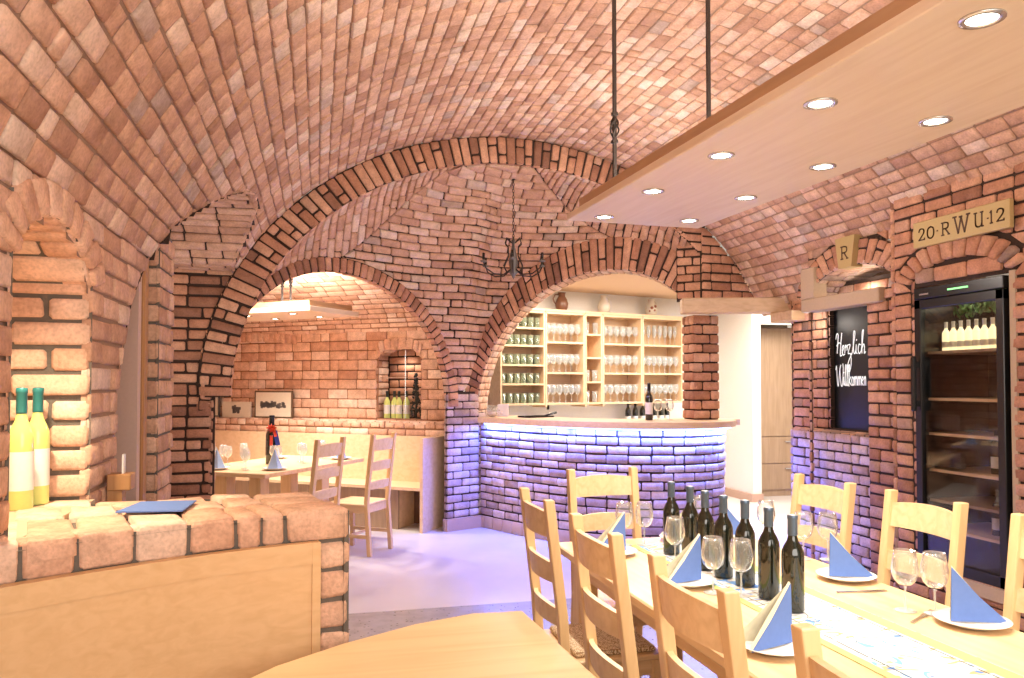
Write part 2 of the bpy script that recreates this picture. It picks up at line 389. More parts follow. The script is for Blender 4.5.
    def lay(s, Mf, u0, u1, vedges, blen, pred=None, phase=0., hdr=.12, mi=0, tint=(0, 1), res=400, **kw):
        us = np.linspace(u0, u1, res)
        def ivals(v):
            if pred is None: return [(u0, u1)]
            ok = pred(us, v); out = []; st = None
            for k in range(res):
                if ok[k] and st is None: st = k
                if st is not None and (not ok[k] or k == res-1):
                    if k-1 > st: out.append((us[st], us[k-1] if not ok[k] else us[k]))
                    st = None
            return out
        A = [[], [], [], [], [], []]
        for r in range(len(vedges)-1):
            va, vb = vedges[r], vedges[r+1]; vc = (va+vb)/2
            P = Mf(us, np.full(res, vc)); S = np.concatenate([[0], np.cumsum(np.linalg.norm(np.diff(P, axis=0), axis=1))])
            Ic = ivals(vc); Ia = ivals(va+(vb-va)*.08); Ib = ivals(vb-(vb-va)*.08)
            for q, (a, b) in enumerate(Ic):
                ea = Ia[q] if len(Ia) == len(Ic) else (a, b); eb = Ib[q] if len(Ib) == len(Ic) else (a, b)
                sa, sb = np.interp(a, us, S), np.interp(b, us, S)
                if sb-sa < .03: continue
                cuts = [sa]; x = (math.floor(sa/blen))*blen+(.5*blen if r % 2 else 0)+phase
                while x < sa+blen*.22: x += blen*(1 if random.random() > hdr else .5)
                while x < sb-blen*.22:
                    cuts.append(x+random.uniform(-.05, .05)*blen); x += blen*(.5 if random.random() < hdr else 1)
                cuts.append(sb)
                uc = np.interp(cuts, S, us); n = len(uc)-1
                for k in range(n):
                    l0 = l1 = uc[k]; r0 = r1 = uc[k+1]
                    if k == 0: l0, l1 = ea[0], eb[0]
                    if k == n-1: r0, r1 = ea[1], eb[1]
                    if abs(l0-l1) > 3*(uc[k+1]-uc[k]) or r0 <= l0 and r1 <= l1: l0 = l1 = uc[k]
                    if abs(r0-r1) > 3*(uc[k+1]-uc[k]): r0 = r1 = uc[k+1]
                    if r0 < l0+.001: r0 = l0 = (r0+l0)/2; r0 += .0015
                    if r1 < l1+.001: r1 = l1 = (r1+l1)/2; r1 += .0015
                    for L, val in zip(A, (l0, r0, l1, r1, va, vb)): L.append(val)
        if A[0]: s.put(Mf, *[np.array(x, float) for x in A], mi=mi, tint=tint, **kw)
    def build(s, name, mats, parent=None):
        V = np.concatenate(s.V); F = np.concatenate(s.F); me = bpy.data.meshes.new(name)
        me.vertices.add(len(V)); me.vertices.foreach_set('co', V.reshape(-1))
        me.loops.add(len(F)*4); me.loops.foreach_set('vertex_index', F.reshape(-1).astype(np.int32))
        me.polygons.add(len(F)); me.polygons.foreach_set('loop_start', np.arange(len(F), dtype=np.int32)*4)
        for m in mats: me.materials.append(m)
        me.polygons.foreach_set('material_index', np.concatenate(s.MI).astype(np.int32))
        me.polygons.foreach_set('use_smooth', np.concatenate(s.SM))
        me.update(calc_edges=True)
        at = me.attributes.new('tint', 'FLOAT_COLOR', 'POINT'); t = np.concatenate(s.T)
        at.data.foreach_set('color', np.stack([t, t, t, np.ones(len(t))], 1).reshape(-1).astype(np.float32))
        me.validate()
        o = bpy.data.objects.new(name, me); COL.objects.link(o)
        if parent: o.parent = parent
        return o
def plane(o, du, dv=(0, 0, 1)):
    o = np.array(o, float); du = np.array(du, float); dv = np.array(dv, float)
    return lambda u, v: o+np.asarray(u)[:, None]*du+np.asarray(v)[:, None]*dv
def rows(a, b, h):
    n = max(1, int(round(abs(b-a)/h))); e = np.linspace(a, b, n+1); w = abs(b-a)/n
    e[1:-1] += RNG.uniform(-1, 1, n-1)*w*.04
    return e

# ---------------------------------------------------------------- room constants
XC = 1.75; AL = 2.62; AR = 2.70; Z0 = 1.40; RISE = 2.26      # main vault section
XL = -.75; XR = 3.9
RP0 = np.array([-.87, 6.30]); RSL = .116
def ringY(x): return 6.30+RSL*(x+.87)
def vz(x):
    a = np.where(x < XC, AL, AR); t = np.clip((x-XC)/a, -1, 1); return Z0+RISE*np.sqrt(1-t*t)
# vault arc-length table from left (XL) to right (4.32)
_th = np.linspace(PI, 0, 2000); _x = np.where(_th > PI/2, XC+AL*np.cos(_th), XC+AR*np.cos(_th)); _z = Z0+RISE*np.sin(_th)
_keep = (_x >= XL-.12) & (_x <= 4.29); _x = _x[_keep]; _z = _z[_keep]
_s = np.concatenate([[0], np.cumsum(np.hypot(np.diff(_x), np.diff(_z)))]); SV = _s[-1]
def vault(u, v): return np.stack([np.interp(v, _s, _x), np.asarray(u), np.interp(v, _s, _z)], 1)
def s_at_x(x): return float(np.interp(x, _x, _s))
# alcove cross vault in left wall
CY0, CY1 = 3.33, 6.30
def alc_z(y): return np.interp(y, [3.30, 3.34, 3.56, 3.90, 4.00, 4.34, 4.65, 4.96, 5.2, 5.48, 5.8, 6.12, 6.3], [1.0, 1.5, 1.84, 2.08, 2.24, 2.42, 2.56, 2.66, 2.70, 2.68, 2.58, 2.38, 2.36])
DY0, DY1 = 3.30, 3.92       # door
def door_z(y): t = np.clip((y-3.61)/.36, -1, 1); return 1.85+.32*np.sqrt(1-t*t)
def vault_pred(u, v):
    x = np.interp(v, _s, _x); z = np.interp(v, _s, _z); y = np.asarray(u)
    ok = y < ringY(x)+.02
    if x < 1.0:
        ok &= ~((y > CY0) & (y < CY1+.4) & (z < alc_z(y)))
        if x < XL-.001: ok &= y > 6.1
    if x > XR+.02: ok &= (y > (4.6 if x < 4.05 else 5.76))
    return ok
b = Bricks()
b.lay(vault, -.6, 7.1, rows(0, SV, .086), .175, vault_pred, res=900, tint=(.05, 1), gap=.010, rnd=.007, hv=.006, hdr=.2)
b.grid(vault, -1.2, 7.1, 0, SV, 166, 120, .010, 1, 1, vault_pred)
CEIL = struct(b.build('ceiling', [M['brick'], M['mort']]), 'red brick barrel vault spanning the dining hall', 'ceiling')

# ---------------------------------------------------------------- left wall (X = XL, facing +X)
def arch_pred(y0, y1, zs, zc):
    yc = (y0+y1)/2; a = (y1-y0)/2
    return lambda y, z: (y > y0) & (y < y1) & (z < zs+(zc-zs)*np.sqrt(np.clip(1-((y-yc)/a)**2, 0, 1)))
nA = arch_pred(2.23, 2.93, 1.78, 1.98)
def lw_pred(u, v):
    y = np.asarray(u); ok = ~nA(y, v)
    ok &= ~((y > CY0) & (v < alc_z(y)))
    return ok
LW = plane((XL, 0, 0), (0, 1, 0))
b = Bricks()
b.lay(LW, -.4, 4.46, rows(0, 2.17, .088), .25, lw_pred, tint=(.2, .95), res=500, gap=.013, sign=1)
b.grid(LW, -1, 4.46, 0, 2.17, 240, 60, .012, 1, 1, lw_pred)
# niche reveal: far jamb facing the hall, sill, soffit and back
J = plane((XL, 2.93, 0), (-1, 0, 0)); b.lay(J, .0, .62, rows(1.11, 1.97, .09), .26, None, tint=(.3, .9), gap=.016, rnd=.010, sign=-1, mi=2, hdr=.3)
b.grid(J, 0, .62, 1.0, 2.0, 4, 4, .014, -1, 3)
J2 = plane((XL, 2.23, 0), (-1, 0, 0)); b.lay(J2, .0, .62, rows(1.11, 1.97, .09), .26, None, tint=(.3, .9), gap=.014, sign=1, mi=2)
b.grid(J2, 0, .62, 1.0, 2.0, 4, 4, .012, 1, 3)
B3 = plane((XL-.62, 0, 0), (0, 1, 0)); b.lay(B3, 2.23, 2.93, rows(1.05, 2.0, .09), .26, None, tint=(.3, .9), gap=.014, mi=2); b.grid(B3, 2.2, 3, 1, 2.05, 4, 4, .012, 1, 3)
S3 = lambda u, v: np.stack([XL-np.asarray(u), np.asarray(v), 1.78+.2*np.sqrt(np.clip(1-((np.asarray(v)-2.58)/.352)**2, 0, 1))], 1)
b.lay(S3, 0, .62, rows(2.24, 2.92, .075), .25, None, tint=(.3, .9), gap=.012, sign=1, mi=2)
b.grid(S3, 0, .62, 2.24, 2.92, 3, 16, .012, 1, 3)
# voussoirs over the niche, slightly proud of the wall
def RA(u, v):   # u radial 0..1, v angle along arc
    u = np.asarray(u); v = np.asarray(v); R = 1+u*.0
    return np.stack([np.full(len(u), XL+.012), 2.58-np.cos(v)*(.352+u*.16), 1.78+np.sin(v)*(.2+u*.12)], 1)
b.lay(RA, 0, 1, np.linspace(.25, PI-.25, 11), 9., None, tint=(.1, .8), gap=.016, sign=-1, mi=2, depth=.1)
# small corner pier between the door and the alcove, its far reveal
px0, px1, py0, py1 = -1.05, -.735, 4.02, 4.42
for (o_, d_, L_, sg) in (((px0, py0), (1, 0), px1-px0, 1), ((px1, py0), (0, 1), py1-py0, 1)):
    Jd = plane((o_[0], o_[1], 0), (d_[0], d_[1], 0))
    b.lay(Jd, 0, L_, rows(0, 2.24, .088), .21, None, tint=(.1, .8), sign=sg, mi=0, gap=.014); b.grid(Jd, 0, L_, 0, 2.26, 2, 2, .012, sg, 3)
WL = struct(b.build('wall_left', [M['brick'], M['mort'], M['brick_lit'], M['mort_grey']]), 'brick left wall with a lit window niche, a doorway and an alcove')
# plaster and oak frame of the doorway
mb = MB(); mb.box(XL-.60, XL-.03, 3.80, 3.86, 0, 2.0); mb.box(XL-.42, XL-.36, 3.2, 4.0, 0, 2.3)
struct(mb.build('wall_left_reveal', M['pink']), 'pink plaster reveal beside the oak door')
dr = empty('door_1', (XL-.10, 3.94, 0)); tag(dr, 'oak door in arched opening of left brick wall', 'door', None, 'structure')
m_ = MB(); m_.box(-.12, -.08, -.10, .04, 0, 2.12); m_.build('door_leaf', M['oak_door'], dr)
m_ = MB(); m_.box(-.06, .075, -.035, .05, 0, 2.16, bev=.008); m_.box(-.085, -.06, -.06, .05, 0, 2.16, bev=.006); m_.build('door_frame', M['oak_door'], dr)
m_ = MB(); m_.box(-.11, -.09, -.105, -.10, .95, 1.1); m_.tube([(-.10, -.10, 1.03), (-.10, -.14, 1.03), (-.10, -.14, .95)], .006); m_.build('door_handle', M['steel'], dr)

# alcove: soffit barrel, back wall, face on the arch plane
b = Bricks()
def ALC(u, v): u = np.asarray(u); v = np.asarray(v); return np.stack([XL+.42-u, v, alc_z(v)], 1)
def alc_pred(u, v):
    x = XL+.42-np.asarray(u); return alc_z(np.full(len(x), v)) > vz(np.maximum(x, -.86))-.03
_ay = np.linspace(CY0+.02, CY1+.02, 400); _as = np.concatenate([[0], np.cumsum(np.hypot(np.diff(_ay), np.diff(alc_z(_ay))))])
b.lay(ALC, 0, 1.5, np.interp(np.linspace(0, _as[-1], int(_as[-1]/.085)), _as, _ay), .23, lambda u, v: (XL+.42-np.asarray(u) < XL) | alc_pred(u, v) , tint=(.1, .75), sign=1)
b.grid(ALC, 0, 1.5, CY0+.02, CY1+.02, 60, 40, .012, 1, 1, lambda u, v: (XL+.42-np.asarray(u) < XL) | alc_pred(u, v))
BW = plane((-1.75, 0, 0), (0, 1, 0)); b.lay(BW, 4.3, 6.4, rows(0, 2.75, .088), .25, None, tint=(.1, .7)); b.grid(BW, 4.2, 6.5, 0, 2.8, 8, 8, .012)
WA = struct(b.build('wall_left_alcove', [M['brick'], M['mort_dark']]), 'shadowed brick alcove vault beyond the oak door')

# ---------------------------------------------------------------- big ring arch at the hall end
def RPL(x, z, off=0.): x = np.asarray(x, float); return np.stack([x, ringY(x)-off, np.asarray(z, float)], 1)
RT = .235
def ring(u, v, off=.03):     # u 0..1 inner->outer, v angle (pi = left)
    u = np.asarray(u); v = np.asarray(v); c = np.cos(v); a = np.where(c < 0, AL, AR)-RT*(1-u)+.0
    return RPL(XC+a*c, Z0+(RISE-RT*(1-u))*np.sin(v), off)
b = Bricks()
angs = [PI]
while angs[-1] > .98:
    a = angs[-1]; ax = (AL if a > PI/2 else AR)-.12; dl = math.hypot(ax*math.sin(a), (RISE-.12)*math.cos(a)); angs.append(a-.083/dl)
A = [[], [], [], [], [], []]
for k in range(len(angs)-1):
    cuts = [(0, 1)] if k % 3 == 0 else ([(0, .66), (.66, 1)] if k % 3 == 1 else [(0, .34), (.34, 1)])
    if k % 3: cuts = cuts if random.random() < .7 else [(0, 1)]
    for (p, q) in cuts:
        for L, val in zip(A, (p, q, p, q, angs[k+1], angs[k])): L.append(val)
b.put(ring, *[np.array(x, float) for x in A], gap=.017, sign=1, tint=(0, .9), rnd=.008, depth=.08)
b.grid(ring, 0, 1, .96, PI, 2, 120, .016, 1, 1)
# return of the ring under its inner edge
RI = lambda u, v: ring(np.zeros(len(np.asarray(v))), v, 0)*1.+np.stack([np.zeros(len(np.asarray(u))), np.asarray(u)-.03, np.zeros(len(np.asarray(u)))], 1)
b.lay(RI, 0, .05, np.array(angs[::-1]), 1., None, gap=.017, sign=-1, tint=(0, .9), depth=.01)
# left face below / beside the ring
def lf_pred(u, v):
    x = np.asarray(u)
    if v < Z0: return x < -.765
    e = (x-XC)/AL; return (e*e+((v-Z0)/RISE)**2 > 1.0) & (x < .4) & (v < 2.42)
F = lambda u, v: RPL(u, v)
b.lay(F, -1.75, .3, rows(0, 2.75, .084), .23, lf_pred, gap=.017, sign=1, tint=(0, .9)); b.grid(F, -1.8, .3, 0, 2.8, 60, 60, .014, 1, 1, lf_pred)
# left pier return towards the small arch
A0 = np.array([-.76, 6.38]); C0 = np.array([1.29, 7.91]); C1 = np.array([1.67, 8.10]); B1 = np.array([3.47, 7.02])
uL = (C0-A0)/np.linalg.norm(C0-A0); nL = np.array([-uL[1], uL[0]])
uR = (B1-C1)/np.linalg.norm(B1-C1); nR = np.array([-uR[1], uR[0]])
PJ = plane((-.765, ringY(-.765), 0), (.0, 1, 0)); b.lay(PJ, 0, .16, rows(0, 1.47, .084), .2, None, gap=.017, tint=(0, .9)); b.grid(PJ, 0, .2, 0, 1.5, 2, 2, .014)
# right face under the right haunch and its chamfer
def rf_pred(u, v): x = np.asarray(u); return (v < vz(x)+.0) & (x > 3.58)
b.lay(F, 3.59, 4.4, rows(2.32, 3.1, .084), .23, rf_pred, gap=.016, sign=1, tint=(.1, .9)); b.grid(F, 3.55, 4.4, 2.3, 3.15, 30, 30, .014, 1, 1, rf_pred)
def rg_pred(u, v):
    x = np.asarray(u); return (v < vz(x)+.02) & (((x-XC)/(AR-RT))**2+((v-Z0)/(RISE-RT))**2 > 1.0) & (x > 3.12)
b.lay(F, 3.1, 3.60, rows(2.78, 3.46, .084), .23, rg_pred, gap=.016, sign=1, tint=(.1, .9)); b.grid(F, 3.1, 3.6, 2.75, 3.46, 30, 40, .02, 1, 1, rg_pred)
PC = plane((3.40, 6.98, 0), (.80, -.60, 0)); b.lay(PC, 0, .26, rows(2.32, 3.06, .084), .16, lambda u, v: v < vz(3.4+.8*np.asarray(u))+.0, gap=.016, tint=(.1, .9)); b.grid(PC, 0, .26, 2.3, 3.0, 3, 3, .014)
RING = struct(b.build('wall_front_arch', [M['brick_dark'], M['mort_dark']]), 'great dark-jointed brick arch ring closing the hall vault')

# ---------------------------------------------------------------- two smaller arches and bay vault
LL = float(np.linalg.norm(C0-A0)); LR = float(np.linalg.norm(B1-C1))
def arcL(s, t):   # inner + t offset outward : height at s
    cx = 1.16; a = np.where(s < cx, 1.17+.0, 1.42)+t; r = 1.19+t
    return 1.30+r*np.sqrt(np.clip(1-((s-cx)/a)**2, 0, 1))
def arcR(s, t):
    cx = 1.42; a = np.where(s < cx, 1.44, 1.15)+t*np.where(s < cx, .45, 1.); r = 1.50+t
    return 1.15+r*np.sqrt(np.clip(1-((s-cx)/a)**2, 0, 1))
def ringpar(cx, aL, aR, z0, r, org, ud, nn, tL, tR, T, off):
    def f(u, v):
        u = np.asarray(u); v = np.asarray(v); c = np.cos(v); left = c < 0
        a = np.where(left, aL+u*T*tL, aR+u*T*tR); s = cx+a*c; z = z0+(r+u*T)*np.sin(v)
        return np.stack([org[0]+ud[0]*s-nn[0]*off, org[1]+ud[1]*s-nn[1]*off, z], 1)
    return f
def intr(cx, aL, aR, z0, r, org, ud, nn):
    def f(u, v):
        u = np.asarray(u); v = np.asarray(v); c = np.cos(v); a = np.where(c < 0, aL, aR); s = cx+a*c
        return np.stack([org[0]+ud[0]*s+nn[0]*u, org[1]+ud[1]*s+nn[1]*u, z0+r*np.sin(v)], 1)
    return f
def angles(aL, aR, r, a0, a1, w):
    out = [a1]
    while out[-1] > a0:
        a = out[-1]; ax = aL if a > PI/2 else aR; out.append(a-w/math.hypot(ax*math.sin(a), r*math.cos(a)))
    return out
def ringbricks(b, f, an, splits, gap, **kw):
    A = [[], [], [], [], [], []]
    for k in range(len(an)-1):
        for (p, q) in splits[k % len(splits)]:
            for L, val in zip(A, (p, q, p, q, an[k+1], an[k])): L.append(val)
    b.put(f, *[np.array(x, float) for x in A], gap=gap, **kw)
b = Bricks()
TL, TR = .135, .34
fL = ringpar(1.16, 1.17, 1.42, 1.30, 1.19, A0, uL, nL, 1, 1, TL, .03); aLs = angles(1.22, 1.48, 1.25, .0, PI, .078)
ringbricks(b, fL, aLs, [[(0, 1)]], .016, tint=(0, .8), sign=1, rnd=.008, depth=.1); b.grid(fL, 0, 1, 0, PI, 1, 60, .012)
iL = intr(1.16, 1.17, 1.42, 1.30, 1.19, A0, uL, nL)
b.lay(iL, -.03, .07, np.array(aLs[::-1]), .16, None, gap=.014, tint=(.1, 1), sign=-1); b.grid(iL, -.02, .07, 0, PI, 1, 60, .012, -1)
fR = ringpar(1.42, 1.44, 1.15, 1.15, 1.50, C1, uR, nR, .45, 1, TR, .03); aRs = angles(1.5, 1.25, 1.7, .97, PI, .082)
ringbricks(b, fR, aRs, [[(0, 1)], [(0, .34), (.34, 1)], [(0, 1)], [(0, .66), (.66, 1)]], .017, tint=(0, .85), sign=1, rnd=.008, depth=.1)
b.grid(fR, 0, 1, .94, PI, 1, 60, .014)
iR = intr(1.42, 1.44, 1.15, 1.15, 1.50, C1, uR, nR)
b.lay(iR, -.03, .32, np.array(aRs[::-1]), .17, None, gap=.013, tint=(.5, 1), sign=-1, mi=2); b.grid(iR, -.02, .32, .6, PI, 1, 60, .012, -1, mi=3)
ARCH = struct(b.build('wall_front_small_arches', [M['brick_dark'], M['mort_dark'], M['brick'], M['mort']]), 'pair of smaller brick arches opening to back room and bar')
# bay vault loft
def Xb_line(x):
    """bottom boundary of the bay vault over X: xy + z"""
    x = np.asarray(x, float)
    yl = A0[1]+(x-A0[0])*uL[1]/uL[0]; yr = C1[1]+(x-C1[0])*uR[1]/uR[0]
    ym = C0[1]+(x-C0[0])*(C1[1]-C0[1])/(C1[0]-C0[0])
    y = np.where(x < C0[0], yl, np.where(x > C1[0], yr, ym))
    sl = (x-A0[0])/uL[0]; sr = (x-C1[0])/uR[0]
    z = np.maximum(arcL(sl, TL-.045), arcR(sr, TR-.05))
    return x, y, z
XB0, XB1 = -.80, 3.50
_tx = np.linspace(XB0-.3, XB1+.3, 1200); _tz = Xb_line(_tx)[2]; _g = np.exp(-.5*(np.arange(-90, 91)*(_tx[1]-_tx[0])/.085)**2); _g /= _g.sum()
_tzs = np.convolve(np.pad(_tz, 90, 'edge'), _g, 'valid'); _ty = Xb_line(_tx)[1]; _tys = np.convolve(np.pad(_ty, 90, 'edge'), _g, 'valid')
_wt = np.exp(-.5*((_tx-1.45)/.22)**4); _tz = _tz*(1-_wt)+_tzs*_wt; _ty = _ty*(1-_wt)+_tys*_wt
def Xb_line(x):
    x = np.asarray(x, float); return x, np.interp(x, _tx, _ty), np.interp(x, _tx, _tz)
def RX(x): return -.72+(x-XB0)/(XB1-XB0)*(3.42+.72)
def rz_inner(x):
    a = np.where(x < XC, AL, AR)-RT; return Z0+(RISE-RT)*np.sqrt(np.clip(1-((x-XC)/a)**2, 0, 1))
def bay(x, t):
    x = np.asarray(x, float); t = np.clip(np.asarray(t, float), 0, 1.0)
    xb, yb, zb = Xb_line(x); xr = RX(x); yr = ringY(xr); zr = np.maximum(rz_inner(xr), zb+.01)
    k = 1-np.cos(t*PI/2); h = np.sin(t*PI/2)
    k = .35*t+.65*k
    return np.stack([xb+(xr-xb)*k, yb+(yr-yb)*k, zb+(zr-zb)*h], 1)
def bayz(x, z):
    x = np.asarray(x, float); _, _, zb = Xb_line(x); zr = np.maximum(rz_inner(RX(x)), zb+.01)
    r = np.clip((np.asarray(z)-zb)/(zr-zb), 0, 1); return bay(x, np.arcsin(r)*2/PI)
GL = lambda t: .16+(1.12-.16)*t**1.1
GR = lambda t: 2.93+(1.86-2.93)*t**1.1
b = Bricks()
tt = np.linspace(0, 1, 400); Pm = bay(np.full(400, 1.5), tt); Sm = np.concatenate([[0], np.cumsum(np.linalg.norm(np.diff(Pm, axis=0), axis=1))])
nrow = int(Sm[-1]/.078); lev = np.interp(np.linspace(0, Sm[-1], nrow+1), Sm, Pm[:, 2]); lev = np.append(lev[lev < 3.30], [3.335, 3.375, 3.405, 3.4235])
def cen_pred(x, z):
    x = np.asarray(x, float); _, _, zb = Xb_line(x); zr = np.maximum(rz_inner(RX(x)), zb+.01); r = (z-zb)/(zr-zb)
    t = np.arcsin(np.clip(r, 0, 1))*2/PI
    return (r > .0) & (r < .999) & (x > GL(t)) & (x < GR(t))
b.lay(bayz, .0, 3.1, lev, .215, cen_pred, gap=.014, tint=(.15, 1), sign=1, res=700, rnd=.008)
def side_rows(x0, x1):
    xs = np.linspace(x0, x1, 200); P = bay(xs, np.full(200, .25)); S = np.concatenate([[0], np.cumsum(np.linalg.norm(np.diff(P, axis=0), axis=1))])
    return np.interp(np.linspace(0, S[-1], max(1, int(S[-1]/.08))+1), S, xs)
sw = lambda f: (lambda v, u: f(u, v))
bayT = lambda u, v: bay(v, u)
b.lay(bayT, 0.0, .995, side_rows(XB0+.02, 1.12), .215, lambda t, x: np.asarray(x) < GL(np.asarray(t)), gap=.013, tint=(.15, 1), sign=-1, res=200, rnd=.008)
b.lay(bayT, 0.0, .995, side_rows(1.86, XB1), .215, lambda t, x: np.asarray(x) > GR(np.asarray(t)), gap=.013, tint=(.15, 1), sign=-1, res=200, rnd=.008)
b.grid(bay, XB0, XB1, 0, 1, 240, 50, .026, 1, 1)
# central pier below, between the arches
PCn = plane((C0[0], C0[1], 0), ((C1-C0)[0]/np.linalg.norm(C1-C0), (C1-C0)[1]/np.linalg.norm(C1-C0), 0)); Lc = float(np.linalg.norm(C1-C0))
BAY = struct(b.build('ceiling_bay', [M['brick'], M['mort_dark']]), 'fan shaped brick bay vault between the arches', 'ceiling')
b = Bricks()
b.lay(PCn, 0, Lc, rows(.12, 1.40, .08), .2, None, gap=.013, tint=(0, 1), depth=.05); b.grid(PCn, 0, Lc, 0, 1.42, 2, 4, .014)
PSd = plane((C0[0], C0[1], 0), (nL[0], nL[1], 0)); b.lay(PSd, 0, .03, rows(.12, 1.3, .08), .2, None, gap=.013, sign=-1); b.grid(PSd, 0, .03, 0, 1.35, 1, 1, .012, -1)
PSr = plane((C1[0], C1[1], 0), (nR[0], nR[1], 0)); b.lay(PSr, 0, .32, rows(.12, 1.2, .08), .2, None, gap=.013, sign=1); b.grid(PSr, 0, .32, 0, 1.2, 1, 1, .012, 1)
struct(b.build('wall_front_pier', [M['brick_bar'], M['mort_dark']]), 'slim brick pier between the two arches')
mb = MB(); mb.bar((C0[0]-.01, C0[1]-.02, .06), (C1[0]+.01, C1[1]-.03, .06), .05, .125); mb.bar((C0[0]-.005, C0[1]-.03, .06), (C0[0]-.02, C0[1]+.03, .06), .03, .125); struct(mb.build('baseboard_front', M['tile']), 'tan base tiles under the slim brick pier', 'baseboard')

# ---------------------------------------------------------------- right wall
b = Bricks()
RWp = plane((XR, 0, 0), (0, 1, 0))
FY0, FY1, FZ0, FZ1 = 3.70, 4.46, .30, 2.16
frin = arch_pred(FY0-.02, FY1+.02, 2.19, 2.30)
def fr_out(y, z): t = (y-4.08)/.53; return (abs(t) < 1) & (z < 2.22+.22*np.sqrt(np.clip(1-t*t, 0, 1))) & (z > 2.16)
def rw_pred(u, v):
    y = np.asarray(u); ok = np.ones(len(y), bool)
    if FZ0 < v < FZ1: ok &= ~((y > FY0-.02) & (y < FY1))
    ok &= ~((y > FY0-.1) & (y < FY1+.1) & (v > 2.15) & fr_out(y, v))
    return ok
b.lay(RWp, .2, 4.62, rows(0, 2.80, .085), .23, rw_pred, gap=.015, sign=-1, tint=(.1, .95), res=600); b.grid(RWp, -1, 4.62, 0, 2.80, 90, 60, .014, -1, 1, lambda u, v: ~((np.asarray(u) > FY0) & (np.asarray(u) < FY1) & (v > FZ0) & (v < FZ1)))
def fring(u, v): u = np.asarray(u); v = np.asarray(v); return np.stack([np.full(len(u), XR-.02), 4.08-np.cos(v)*(.40+u*.14), 2.12+np.sin(v)*(.17+u*.15)], 1)
ringbricks(b, fring, list(np.linspace(PI-.25, .25, 13)), [[(0, 1)]], .016, sign=1, tint=(.3, 1), depth=.12, rnd=.011, mi=0)
Fi = plane((XR-.005, 0, 0), (0, 1, 0)); b.lay(Fi, FY0+.03, FY1-.04, np.array([2.165, 2.27]), .27, None, gap=.014, sign=-1, tint=(.4, 1), depth=.1)
for (yy, sg) in ((FY1, -1),):
    Jf = plane((XR, yy, 0), (1, 0, 0)); b.lay(Jf, 0, .2, rows(.3, 2.2, .085), .2, None, gap=.015, sign=sg); 
Jt = plane((XR, 4.62, 0), (1, 0, 0)); b.lay(Jt, 0, .12, rows(0, 2.8, .085), .2, None, sign=1)
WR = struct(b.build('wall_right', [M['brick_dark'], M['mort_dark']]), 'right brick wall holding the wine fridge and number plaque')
mb = MB(); mb.box(XR-.02, XR+.65, FY0-.0, FY1, .22, .297); mb.box(XR+.0, XR+.65, FY0-.055, FY0-.015, .3, 2.16)
struct(mb.build('trim_fridge_ledge', M['stone']), 'tan stone ledge and side strip around the wine fridge', 'trim')

XQ = 4.02
b = Bricks()
R2 = plane((XQ, 0, 0), (0, 1, 0)); QC, QA = 5.22, .50
def q_in(y, z, g=0.): t = (y-QC)/(QA+g); return (abs(t) < 1) & (z < 2.20+(.22+g)*np.sqrt(np.clip(1-t*t, 0, 1)))
def r2_pred(u, v):
    y = np.asarray(u); return ~((y > 5.05) & (y < 5.74) & (v < 2.22)) & ~((y > 4.75) & (y < 5.72) & q_in(y, v, .2) & (v > 2.2))
b.lay(R2, 4.6, 5.78, rows(0, 2.80, .085), .22, r2_pred, gap=.015, sign=-1, tint=(.1, .95)); b.grid(R2, 4.6, 5.78, 0, 2.8, 60, 80, .014, -1, 1, r2_pred)
def qring(u, v): u = np.asarray(u); v = np.asarray(v); return np.stack([np.full(len(u), XQ-.02), QC-np.cos(v)*(QA+u*.2), 2.20+np.sin(v)*(.22+u*.2)], 1)
qa = [x for x in np.linspace(PI-.1, .1, 19)]
A = [[], [], [], [], [], []]
for k in range(18):
    if 8 <= k <= 9: continue
    for (p, q) in ([(0, 1)] if k % 2 else [(0, .6), (.6, 1)]):
        for L, val in zip(A, (p, q, p, q, qa[k+1], qa[k])): L.append(val)
b.put(qring, *[np.array(x, float) for x in A], gap=.016, sign=1, tint=(.1, .9), depth=.1)
b.grid(qring, 0, 1, .1, PI-.1, 1, 24, .012, 1, 1)
def qsof(u, v): u = np.asarray(u); v = np.asarray(v); return np.stack([XQ+u, QC-np.cos(v)*QA, 2.20+.22*np.sin(v)], 1)
b.lay(qsof, -.02, .75, np.linspace(.1, PI-.1, 15), .22, None, gap=.013, sign=-1, tint=(.6, 1), mi=2); b.grid(qsof, 0, .8, 0, PI, 2, 20, .012, -1, 3)
# recessed wall with the blackboard niche
XQ2 = 4.25
R3 = plane((XQ2, 0, 0), (0, 1, 0))
def r3_pred(u, v): y = np.asarray(u); return ~((y < 5.84) & (v > 1.12) & (v < 2.17))
b.lay(R3, 4.9, 6.34, rows(0, 2.32, .085), .2, r3_pred, gap=.014, sign=-1, tint=(.3, 1)); b.grid(R3, 4.9, 6.34, 0, 2.35, 40, 50, .014, -1, 1, r3_pred)
Jb = plane((XQ2, 5.84, 0), (1, 0, 0)); b.lay(Jb, 0, .14, rows(1.12, 2.17, .085), .2, None, gap=.014, sign=-1, tint=(.5, 1)); b.grid(Jb, 0, .14, 1.1, 2.2, 1, 1, .014, -1)
R5 = plane((XQ2, 6.34, 0), (1, 0, 0)); b.lay(R5, 0, .5, rows(0, 2.3, .085), .2, None, sign=1); b.grid(R5, 0, .5, 0, 2.4, 1, 1, .01, 1)
